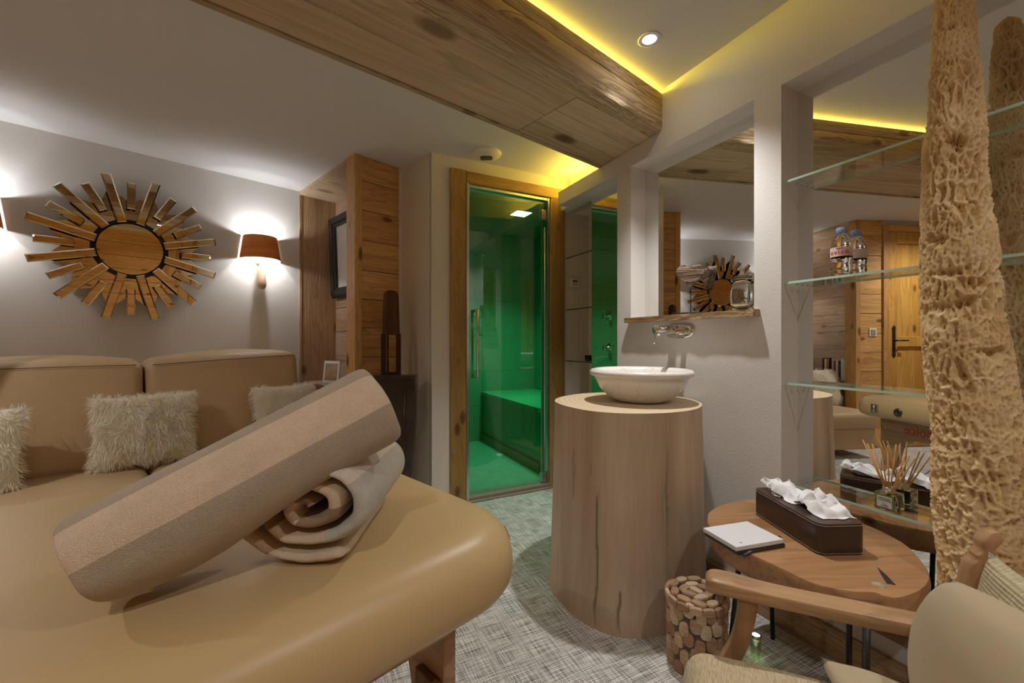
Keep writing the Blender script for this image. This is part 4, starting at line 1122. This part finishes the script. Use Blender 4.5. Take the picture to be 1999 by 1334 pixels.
for z in (.006, hh-.005):
    m = MB(); P_ = rrect(hx2+.0007, hy2+.0007, .0245, 10)
    # walk the outline laying stitches
    tot = 0; acc = 0
    for i in range(len(P_)):
        a, b = Vector(P_[i]), Vector(P_[(i+1) % len(P_)]); Ls = (b-a).length; k = max(1, int(Ls/.005))
        for j in range(k):
            s0 = a.lerp(b, (j+.12)/k); s1 = a.lerp(b, (j+.8)/k); m.tube([(s0.x, s0.y, z), (s1.x, s1.y, z)], .0006, 4)
    obj('stitching', m, THR, tb)
obj('slot', MB().prism(rrect(.022, .115, .02), hh, hh+.0006), BLACK, tb)
TIS = plain('tissue_paper', (.80, .80, .82), .8)
def tis(cx, cy, lx, ly, h, seed, tilt):
    m = MB(); sd = Vector((seed*3.1, seed*1.7, 0))
    def fn(u, v):
        a, b = u*2-1, v*2-1
        x = a*lx; y = b*ly
        f1 = abs(((a*.8+b*.35+seed*.37)*1.0) % 1-.5)*2; f2 = abs(((b*.9-a*.4+seed*.61)*1.1) % 1-.5)*2
        z = h*(.3+.42*f1*f1+.3*f2)*(1-.75*max(abs(a), abs(b))**3)+.002*noise.noise(Vector((x*40, y*40, 0))+sd)
        return (cx+x+.014*noise.noise(Vector((a*2, b*2, 1))+sd), cy+y+.012*noise.noise(Vector((a*2, b*2, 5))+sd), hh+.002+max(.0, z+tilt*b*h))
    m.grid(fn, 34, 34, smooth=True)
    return m
for i, a in enumerate(((0.0, .055, .042, .062, .040, 1, .5), (.012, -.02, .038, .05, .060, 2, -.2), (.018, -.075, .052, .046, .045, 4, .35), (-.012, .105, .034, .045, .036, 6, .6))):
    obj('tissue', tis(*a), TIS, tb)
# notepads and pencil
nx, ny = zip(*[gp(a, b, .573) for a, b in ((1383, 1034), (1447, 1011), (1517, 1045), (1450, 1073))])
ncx, ncy = sum(nx)/4, sum(ny)/4
v1 = Vector((nx[3]-nx[0], ny[3]-ny[0])); v2 = Vector((nx[1]-nx[0], ny[1]-ny[0])); ra = math.atan2(v1.y, v1.x)
w1, w2_ = v1.length/2, v2.length/2
npd = thing('notepad', 'square white notepad lying on a dark notebook on the side table', 'notepad', W0, ncx, ncy, TZ+.011, rz=ra)
obj('page_block', MB().box(-w1, w1, -w2_, w2_, 0, .012), plain('white_paper', (.74, .73, .76), .5), npd, bevel=.001)
obj('printed_dot', MB().cyl(.003, .012, .0123, 16, c=(w1*.72, -w2_*.6, 0)), plain('grey_print', (.15, .15, .16), .5), npd)
nb = thing('notebook', 'dark notebook under the white notepad on the side table', 'notebook', W0, ncx+.004, ncy-.002, TZ, rz=ra)
obj('cover', MB().box(-w1, w1, -w2_, w2_, 0, .010), plain('dark_cover', (.035, .03, .03), .4), nb, bevel=.0015)
pa, pb = gp(1452, 1083, .592), gp(1522, 1047, .592)
pc_ = thing('pencil', 'dark grey pencil beside the notebook on the side table', 'pencil', W0, 0, 0, TZ)
obj('shaft', MB().tube([(pa[0], pa[1], .0045), (pb[0], pb[1], .0045)], .0043, 8), plain('dark_pencil', (.05, .045, .045), .35), pc_)
ddv = (Vector(pb)-Vector(pa)).normalized()
obj('tip', MB().tube([(pb[0], pb[1], .0045), (pb[0]+ddv.x*.01, pb[1]+ddv.y*.01, .0045)], [.0043, .0006], 8), W_POST, pc_)

# ================================================================== WOOD-SLICE STOOL / BASKET
bk = thing('wood_slice_basket', 'small round basket covered in oval wood slices beside the log pedestal', 'basket', W0, .605, 1.395, 0)
RB, HB = .092, .232
SLM = []
for i, (a, b) in enumerate((((196, 172, 140), (150, 122, 94)), ((176, 150, 122), (130, 100, 74)), ((206, 186, 158), (160, 136, 110)), ((168, 132, 104), (120, 86, 64)))):
    SLM.append(wood('slice_wood', srgb(*[min(255, q*1.16) for q in a]), srgb(*[min(255, q*1.25) for q in b]), 'x', 2.4, .6, knots=False, grain=.7, bump=.3))
obj('core', MB().cyl(RB-.010, 0, HB-.012, 40), plain('basket_core', srgb(70, 48, 34), .8), bk)
def slice_mesh(w, h, t, sq, seed):
    m = MB(); n = 14; r = random.Random(seed); o_ = []
    for k in range(n):
        a = 2*PI*k/n; ca, sa = math.cos(a), math.sin(a)
        x = math.copysign(abs(ca)**sq, ca)*w/2*(1+r.uniform(-.05, .05)); z = math.copysign(abs(sa)**sq, sa)*h/2*(1+r.uniform(-.04, .04)); o_.append((x, z))
    vs = [(x, 0, z) for x, z in o_]+[(x, -t*.7, z) for x, z in o_]+[(x*.88, -t, z*.9) for x, z in o_]
    fs = [tuple(range(2*n, 3*n))]+[(j*n+i, j*n+(i+1) % n, (j+1)*n+(i+1) % n, (j+1)*n+i) for j in range(2) for i in range(n)]
    m.add(vs, fs, 0, False); return m
r_ = random.Random(21)
base_meshes = []
for k in range(10):
    mk = slice_mesh(.9+.2*r_.random(), 1, .011, .8 if k < 7 else .45, k).mesh('slice', SLM[k % 4]); base_meshes.append(mk)
nc = 17
for row in range(5):
    hrow = .046 if row else .046
    for k in range(nc):
        a = 2*PI*(k+(row % 2)*.5)/nc+r_.uniform(-.03, .03)
        z = .022+row*.0435+r_.uniform(-.004, .004)
        o = obj('wood_slice', base_meshes[r_.randrange(7)], None, bk)
        o.location = ((RB-.010)*math.cos(a), (RB-.010)*math.sin(a), z+(.010 if k % 2 else -.004)); o.rotation_euler = (r_.uniform(-.05, .05), r_.uniform(-.18, .18), a+PI/2)
        o.scale = (2*PI*RB/nc*.97, 1, .047)
# lid band
for k in range(15):
    a = 2*PI*k/15+.1
    o = obj('lid_slice', base_meshes[7+k % 3], None, bk); o.location = ((RB-.006)*math.cos(a), (RB-.006)*math.sin(a), HB-.016); o.rotation_euler = (0, 0, a+PI/2); o.scale = (2*PI*RB/15*1.0, 1, .024)
# top pieces
tops = []
for ring, (rr_, cnt) in enumerate(((.070, 10), (.036, 6), (0, 1))):
    for k in range(cnt):
        a = 2*PI*k/cnt+ring*.5
        o = obj('top_slice', base_meshes[r_.randrange(7)], None, bk)
        o.location = (rr_*math.cos(a), rr_*math.sin(a), HB-.010+r_.uniform(-.001, .003))
        o.rotation_euler = (-PI/2+r_.uniform(-.05, .05), 0, 0); 
        o.rotation_euler = (Euler((-PI/2, 0, 0)).to_matrix().to_4x4()).to_euler()
        M_ = Matrix.Rotation(a+r_.uniform(-.5, .5)+PI/2, 4, 'Z') @ Matrix.Rotation(-PI/2+r_.uniform(-.06, .06), 4, 'X')
        o.rotation_euler = M_.to_euler(); o.scale = (.046, 1.2, .027)
# small lit floor light
ul = thing('floor_light', 'tiny lit glass cylinder light standing on the carpet under the side table', 'light', W0, .808, 1.41, 0)
obj('glass_body', MB().lathe([(0, 0), (.016, 0), (.016, .075), (.014, .075), (.014, .006), (0, .006)], 24), thin_glass('greenish_glass', (.75, .82, .7), 1.5), ul)
obj('ring', MB().lathe([(.0165, .070), (.018, .072), (.0175, .079), (.013, .079), (.013, .074)], 24), STEEL, ul)
obj('light_disc', MB().cyl(.0128, .071, .074, 20), emit('small_light', (1, 1, .8), 9), ul)

# ================================================================== ARMCHAIR
CH = thing('armchair', 'wooden armchair with beige linen seat cushion beside the side table', 'armchair', W0, .426, .907, 0, rz=math.radians(-22.5))
W_CH = wood('oiled_chair_wood', srgb(196, 158, 118), srgb(160, 120, 84), 'x', .8, .35, knots=False, grain=.3, bump=.08, perobj=False)
W_CHV = wood('oiled_chair_wood_upright', srgb(190, 148, 108), srgb(150, 110, 76), 'z', .8, .35, knots=False, grain=.3, bump=.08, perobj=False)
def sweep(path, mat, name, parent, n=28):
    """path: list of (centre, half-width vector, half-height vector); rounded bar swept along it"""
    secs = []; K = 12
    def cr(P, t):
        i = min(int(t), len(P)-2); f = t-i
        p0, p1, p2, p3 = P[max(i-1, 0)], P[i], P[i+1], P[min(i+2, len(P)-1)]
        return .5*((2*p1)+(-p0+p2)*f+(2*p0-5*p1+4*p2-p3)*f*f+(-p0+3*p1-3*p2+p3)*f**3)
    C_ = [Vector(p[0]) for p in path]; W_ = [Vector(p[1]) for p in path]; H_ = [Vector(p[2]) for p in path]
    vs = []
    for i in range(n+1):
        t = (len(path)-1)*i/n
        c, w_, h_ = cr(C_, t), cr(W_, t), cr(H_, t)
        for k in range(K*2):
            a = 2*PI*k/(K*2); ca, sa = math.cos(a), math.sin(a)
            vs.append(c+w_*math.copysign(abs(ca)**.32, ca)+h_*math.copysign(abs(sa)**.32, sa))
    kk = K*2; m = MB()
    fs = [(i*kk+k, i*kk+(k+1) % kk, (i+1)*kk+(k+1) % kk, (i+1)*kk+k) for i in range(n) for k in range(kk)]
    fs += [tuple(range(kk-1, -1, -1)), tuple(n*kk+k for k in range(kk))]
    m.add(vs, fs, 0, True)
    return obj(name, m, mat, parent, clean=True)
ZA = .550
for sy, yo in ((1, 0), (-1, -.62)):
    sweep([((-.012, yo, ZA-.022), (0, .008, 0), (0, 0, .005)), ((-.008, yo, ZA-.014), (0, .022, 0), (0, 0, .014)), ((.02, yo, ZA-.010), (0, .030, 0), (0, 0, .015)), ((.12, yo, ZA-.016), (0, .026, 0), (0, 0, .014)), ((.26, yo, ZA-.018), (0, .026, 0), (0, 0, .014)), ((.40, yo, ZA-.02), (0, .024, 0), (0, 0, .014)), ((.50, yo, ZA-.03), (0, .022, 0), (0, 0, .013))], W_CH, 'armrest', CH, 40)
    sweep([((.068, yo, ZA-.02), (.019, 0, 0), (0, .014, 0)), ((.064, yo, .48), (.017, 0, 0), (0, .013, 0)), ((.050, yo, .42), (.017, 0, 0), (0, .013, 0)), ((.020, yo, .35), (.020, 0, 0), (0, .013, 0)), ((-.012, yo, .25), (.020, 0, 0), (0, .013, 0)), ((-.03, yo, .0), (.016, 0, 0), (0, .012, 0))], W_CHV, 'front_leg', CH, 40)
    sweep([((.56, yo, 0), (.018, 0, 0), (0, .014, 0)), ((.47, yo, .30), (.022, 0, 0), (0, .016, 0)), ((.405, yo, .52), (.016, 0, 0), (0, .016, 0)), ((.412, yo, .60), (.016, 0, 0), (0, .016, 0)), ((.420, yo, .655), (.015, 0, 0), (0, .016, 0)), ((.424, yo, .672), (.009, 0, 0), (0, .016, 0)), ((.428, yo, .682), (.013, 0, .003), (0, .016, 0)), ((.431, yo, .692), (.009, 0, .003), (0, .016, 0)), ((.436, yo, .708), (.014, 0, .004), (0, .016, 0)), ((.438, yo, .722), (.005, 0, .002), (0, .012, 0))], W_CHV, 'back_post', CH, 60)
obj('back_rail', MB().rbox(.425, .455, -.60, -.02, .60, .65, .008), W_CH, CH)
obj('seat_rail', MB().rbox(.0, .03, -.60, -.02, .24, .30, .006).rbox(.43, .46, -.60, -.02, .24, .30, .006), W_CH, CH)
obj('side_rail', MB().rbox(.0, .45, -.015, .012, .25, .30, .006), W_CH, CH)
obj('side_rail', MB().rbox(.0, .45, -.632, -.605, .25, .30, .006), W_CH, CH)
def linen(name, col, rib=0):
    m, nt = new_mat(name); p = N(nt, 'ShaderNodeBsdfPrincipled', i_Roughness=.85); p.inputs['Specular IOR Level'].default_value = .2; p.inputs['Sheen Weight'].default_value = .15
    tc = N(nt, 'ShaderNodeTexCoord'); mp = N(nt, 'ShaderNodeMapping'); mp.inputs['Scale'].default_value = (420, 50, 60); L(nt, tc, 'Object', mp, 'Vector')
    n = N(nt, 'ShaderNodeTexNoise', i_Scale=1.0, i_Detail=2.0); L(nt, mp, 0, n, 'Vector')
    r = ramp(nt, [(.3, tuple(x*.72 for x in col)), (.65, tuple(min(1, x*1.12) for x in col))]); L(nt, n, 0, r, 0); L(nt, r, 0, p, 'Base Color')
    b = N(nt, 'ShaderNodeBump', i_Strength=.5, i_Distance=.002)
    if rib:
        wv = N(nt, 'ShaderNodeTexWave', i_Scale=rib, i_Distortion=.8, i_Detail=2.0); wv.bands_direction = 'Z'; L(nt, tc, 'Object', wv, 'Vector'); ad = N(nt, 'ShaderNodeMath', operation='ADD'); L(nt, wv, 1, ad, 0); L(nt, n, 0, ad, 1); L(nt, ad, 0, b, 'Height'); b.inputs['Distance'].default_value = .004
    else: L(nt, n, 0, b, 'Height')
    L(nt, b, 0, p, 'Normal'); out(nt, p); return m
LIN = linen('beige_linen', srgb(190, 172, 138)); LIN2 = plain('olive_cotton', srgb(182, 164, 132), .8, var=.06, vscale=5, sheen=.15); RIB = linen('ribbed_linen', srgb(196, 182, 148), 55)
cushion('seat_cushion', -.055, .44, -.585, -.035, .30, .425, .03, CH, LIN, seed=31, r=.045)
# loose cushions
rc = thing('ribbed_cushion', 'beige ribbed cushion against the armchair back, under the scrolled post', 'cushion', W0, 0, 0, 0)
Mch = Matrix.Translation((.426, .907, 0)) @ Matrix.Rotation(math.radians(-22.5), 4, 'Z')
def place(t, x, y, z, rz=0, rx=0):
    t.matrix_world = Mch @ Matrix.Translation((x, y, z)) @ Matrix.Rotation(rz, 4, 'Z') @ Matrix.Rotation(rx, 4, 'X')
    t.location, q, s = t.matrix_world.decompose(); t.rotation_euler = q.to_euler()
place(rc, .395, -.325, .555, -PI/2, -.10)
obj('cover', MB().pillow(.54, .30, .09, 26, .34, crn=.03), RIB, rc, clean=True)
oc_ = thing('olive_cushion', 'plump plain olive beige cushion leaning on the armchair back', 'cushion', W0, 0, 0, 0)
place(oc_, .352, -.290, .545, -PI/2+.05, -.12)
m = MB(); P0 = MB().pillow(.50, .28, .14, 30, .38, crn=-.30)
P0.v = [tuple(Vector(v)+Vector((0, .006*noise.noise(Vector((v[0]*9, v[2]*9, 2)))*(1 if True else 0), .006*noise.noise(Vector((v[0]*13, v[2]*5, 7)))))) for v in P0.v]
obj('cover', P0, LIN2, oc_, clean=True)
pc2 = thing('crumpled_cushion', 'crumpled beige cushion lying flat on the armchair seat under the olive one', 'cushion', W0, 0, 0, 0)
place(pc2, .30, -.25, .445, -PI/2, PI/2-.12)
P0 = MB().pillow(.40, .24, .08, 30, .42, crn=.05)
P0.v = [tuple(Vector(v)+Vector((0, .008*noise.noise(Vector((v[0]*22, v[2]*9, 2))), 0))) for v in P0.v]
obj('cover', P0, LIN2, pc2, clean=True)

# ================================================================== MASSAGE TABLE
VIN = plain('tan_vinyl', srgb(196, 168, 122), .38, bump=.05, bscale=300, spec=.45, bdist=.001)
mt = thing('massage_table', 'tan vinyl padded massage table with rounded corners, holding the towels', 'massage table', A, 0, 0, 0)
TX0, TX1, TY0, TY1 = -1.26, .648, .535, 1.475
def outline(inset, R_, n=12):
    x0, x1, y0, y1 = TX0+inset, TX1-inset, TY0+inset, TY1-inset; r = max(.02, R_-inset); o_ = []
    for q, (cx, cy) in enumerate(((x1-r, y1-r), (x0+r, y1-r), (x0+r, y0+r), (x1-r, y0+r))):
        for i in range(n+1):
            th = q*PI/2+PI/2*i/n; o_.append((cx+r*math.cos(th), cy+r*math.sin(th)))
    return o_
prof = [(.05, .575), (.03, .576), (.012, .584), (.003, .598), (0, .618), (.003, .645), (.012, .668), (.030, .687), (.055, .697), (.09, .701), (.16, .702), (.25, .702)]
m = MB(); vs = []; n = None
for ins, z in prof:
    o_ = outline(ins, .17); n = len(o_); vs += [(x, y, z) for x, y in o_]
fs = [(j*n+i, j*n+(i+1) % n, (j+1)*n+(i+1) % n, (j+1)*n+i) for j in range(len(prof)-1) for i in range(n)]
fs += [tuple(range(n-1, -1, -1)), tuple((len(prof)-1)*n+i for i in range(n))]
m.add(vs, fs, 0, True); obj('padding', m, VIN, mt)
# corner seams
for (cy, sg) in ((TY0+.17, -1), (TY1-.17, 1)):
    th = sg*math.radians(30); pts = []
    for ins, z in prof[2:7]:
        r = .17-ins+.0006; pts.append((TX1-.17+r*math.cos(th), cy+r*math.sin(th), z+.0006))
    obj('seam', MB().tube(pts, .0020, 6), plain('vinyl_piping', srgb(160, 130, 90), .5), mt)
BIR = wood('birch_ply', srgb(205, 172, 134), srgb(180, 142, 104), 'y', .7, .45, knots=False, grain=.2, bump=.05, perobj=False)
def end_panel(xc, name):
    y0, y1 = .66, 1.35; P_ = [(y0, 0), (y0, .574), (y1, .574), (y1, 0), (y1-.055, 0), (y1-.085, .25), (y1-.13, .40), (y1-.20, .455), (y0+.20, .455), (y0+.13, .40), (y0+.085, .25), (y0+.055, 0)]
    m = MB().prism(P_, xc-.014, xc+.014, 'x'); return obj(name, m, BIR, mt, clean=True)
end_panel(.50, 'end_panel'); end_panel(-1.10, 'end_panel')
for yy in (.70, 1.31):
    obj('leg', MB().box(.470, .486, yy-.035, yy+.035, 0, .40), wood('darker_ply', srgb(150, 104, 66), srgb(120, 78, 46), 'z', .7, .45, knots=False, grain=.3, bump=.05), mt, bevel=.003)
obj('side_rail', MB().box(-1.08, .484, .64, .66, .50, .574).box(-1.08, .484, 1.35, 1.37, .50, .574), BIR, mt, bevel=.002)
obj('brace', MB().tube([(.48, 1.0, .10), (-.2, 1.0, .5)], .010, 8), plain('aluminium', (.7, .7, .7), .3, 1), mt)
obj('cable', MB().tube([(.48, .75, .12), (-.3, .75, .56)], .002, 6).tube([(.48, 1.25, .12), (-.3, 1.25, .56)], .002, 6), BLACK, mt)
for yy, zz in ((1.32, .5), (1.32, .42), (1.32, .34), (1.32, .2)): obj('screw', MB().lathe([(0, 0), (.006, 0), (.005, .002), (0, .003)], 12), plain('brass', (.7, .6, .35), .3, 1), mt, rot=(0, PI/2, 0), loc=(.514, yy, zz))
m = MB().rbox(TX1-.004, TX1+.008, 1.24, 1.285, .60, .66, .005); m.tube([(TX1+.006, 1.2625, .655), (TX1+.012, 1.2625, .61)], .006, 8); obj('latch', m, STEEL, mt)
m = MB().lathe([(0, .004), (.012, .004), (.013, .009), (.022, .007), (.026, 0)], 24); obj('rod_socket', m, plain('dark_socket', (.1, .09, .08), .3, .6), mt, rot=(0, PI/2, 0), loc=(TX1-.001, 1.12, .63))
text('lettering', 'choice', .075, plain('orange_red_print', srgb(200, 50, 25), .5), mt, (.5150, 1.20, .512), (PI/2, 0, PI/2), 'RIGHT', .0002)

# ================================================================== TOWELS
def towel_mat(name, c1, ribs=False):
    m, nt = new_mat(name); p = N(nt, 'ShaderNodeBsdfPrincipled', i_Roughness=.95); p.inputs['Specular IOR Level'].default_value = .1; p.inputs['Sheen Weight'].default_value = .35; p.inputs['Sheen Roughness'].default_value = .5
    tc = N(nt, 'ShaderNodeTexCoord'); n = N(nt, 'ShaderNodeTexNoise', i_Scale=700.0, i_Detail=2.0); L(nt, tc, 'Object', n, 'Vector')
    n0 = N(nt, 'ShaderNodeTexNoise', i_Scale=28.0, i_Detail=4.0); L(nt, tc, 'Object', n0, 'Vector')
    ad = N(nt, 'ShaderNodeMath', operation='MULTIPLY_ADD', i_1=.5); L(nt, n0, 0, ad, 0); L(nt, n, 0, ad, 2)
    r = ramp(nt, [(.5, tuple(x*.80 for x in c1)), (1.0, tuple(min(1, x*1.1) for x in c1))]); L(nt, ad, 0, r, 0); L(nt, r, 0, p, 'Base Color')
    b = N(nt, 'ShaderNodeBump', i_Strength=.9, i_Distance=.003); L(nt, ad, 0, b, 'Height'); L(nt, b, 0, p, 'Normal'); out(nt, p); return m
T_TAN = towel_mat('towel_tan', srgb(238, 214, 186)); T_DRK = towel_mat('towel_taupe', srgb(194, 176, 154)); T_GRY = towel_mat('towel_grey', srgb(168, 152, 132))
T_CRM = towel_mat('towel_cream', srgb(240, 224, 206)); T_SIL = towel_mat('towel_pale_grey', srgb(206, 200, 186))
T_DK2 = towel_mat('towel_rib_brown', srgb(162, 134, 102)); T_PNK = towel_mat('towel_beige', srgb(226, 200, 170))
def rolled(name, label, P0, P1, r0, r1, flat, roll, stripes, mats, turns=3.2, thick=.0135, front=1, seed=0, sagm=0):
    """a towel rolled up: spiral sheet with a thick rounded edge, stripes run along the roll"""
    P0, P1 = Vector(P0), Vector(P1); Lr = (P1-P0).length
    t = thing(name, label, 'towel', W0, 0, 0, 0)
    ax = (P1-P0).normalized(); rt = ax.cross(Vector((0, 0, 1))).normalized(); up = rt.cross(ax)
    t.matrix_world = Matrix.Translation(P0) @ Matrix(((rt.x, ax.x, up.x, 0), (rt.y, ax.y, up.y, 0), (rt.z, ax.z, up.z, 0), (0, 0, 0, 1)))
    loc_, q, s = t.matrix_world.decompose(); t.location = loc_; t.rotation_euler = q.to_euler()
    m = MB(); NT = 300; th = thick
    tot = turns*2*PI
    def rad(a, rr):      # centre-line radius at winding angle a (0 core .. tot outside)
        f = a/tot; return th*.28+(rr-th*.78)*f
    prof = []
    K = 7
    # closed section: outer skin front->back, back rounding, inner skin back->front, front rounding
    sec = [('o', 0.0), ('o', .03), ('o', .12), ('o', .3), ('o', .5), ('o', .7), ('o', .88), ('o', .97), ('o', 1.0), ('e', 1), ('i', 1.0), ('i', .9), ('i', .5), ('i', .1), ('i', 0.0), ('e', 0)]
    ns = len(sec)
    vs = []
    for i in range(NT+1):
        a = tot*i/NT; an = a+roll
        for kind, w_ in sec:
            rr = r0+(r1-r0)*w_
            rc = rad(a, rr); hw = th*.47
            rr2 = rc+(hw if kind == 'o' else -hw if kind == 'i' else 0)
            if kind != 'e' and (w_ in (0.0, 1.0)): rr2 = rc+(hw*.75 if kind == 'o' else -hw*.75)
            y = Lr*w_
            if kind == 'e': y += (-th*.42 if w_ == 0 else th*.42)
            elif w_ == 0.0: y += -th*.12
            y += (1-a/tot)*(.006 if w_ < .5 else -.01)+.004*noise.noise(Vector((a*.9, seed, w_*2)))*(1 if w_ < .1 or w_ > .9 else 0)
            wob = 1+.05*noise.noise(Vector((math.cos(an)*1.3, math.sin(an)*1.3, w_*2.2+seed)))+(.05*noise.noise(Vector((a*1.1, seed*2, w_*1.5))) if a < tot-6 else .015*noise.noise(Vector((a*2, seed*2, w_*3))))
            x = rr2*math.cos(an)*wob; z = rr2*math.sin(an)*wob*flat
            if z < 0: z *= .94+sagm*math.sin(min(1.0, max(0.0, w_*1.8))*PI)
            fl = .003*noise.noise(Vector((x*30, y*22, z*30+seed)))
            vs.append((x+fl, y, z+fl))
    fs = []; ms = []
    for i in range(NT):
        ft = i/NT
        aa = math.degrees(tot*ft+roll) 
        turns_left = (NT-i)/NT*turns
        mi = stripes(turns_left)
        for k in range(ns):
            fs.append((i*ns+k, i*ns+(k+1) % ns, (i+1)*ns+(k+1) % ns, (i+1)*ns+k)); ms.append(mi)
    fs.append(tuple(range(ns))); ms.append(0); fs.append(tuple(NT*ns+k for k in range(ns-1, -1, -1))); ms.append(stripes(0))
    b = len(m.f); m.add(vs, fs, 0, True); m.m[b:] = ms
    o = obj('cloth', m, mats, t, clean=True, sub=1)
    return t
def st_top(tl):     # windings counted from the loose outer end inwards
    k = (tl*360) 
    return 1 if k < 170 else (0 if k < 222 else (1 if k < 330 else int(k/95) % 2))
rolled('rolled_towel', 'long tan striped towel rolled up and leaning on the other roll', (-.541, .545, .765), (-.232, .755, .932), .079, .092, .97, math.radians(-125), st_top, [T_TAN, T_DRK, T_GRY], turns=3.0, thick=.016, seed=3, sagm=.42)
def st_low(tl):
    k = tl*360
    return 2 if k < 130 else 3 if k < 185 else 0 if k < 262 else 1 if k < 365 else (2 if int(k/110) % 2 else 3)
rolled('rolled_towel', 'short thick cream and grey towel roll showing its spiral end', (-.322, .662, .790), (-.320, .92, .790), .134, .124, .70, math.radians(30), st_low, [T_CRM, T_SIL, T_PNK, T_DK2], turns=2.75, thick=.031, seed=8)
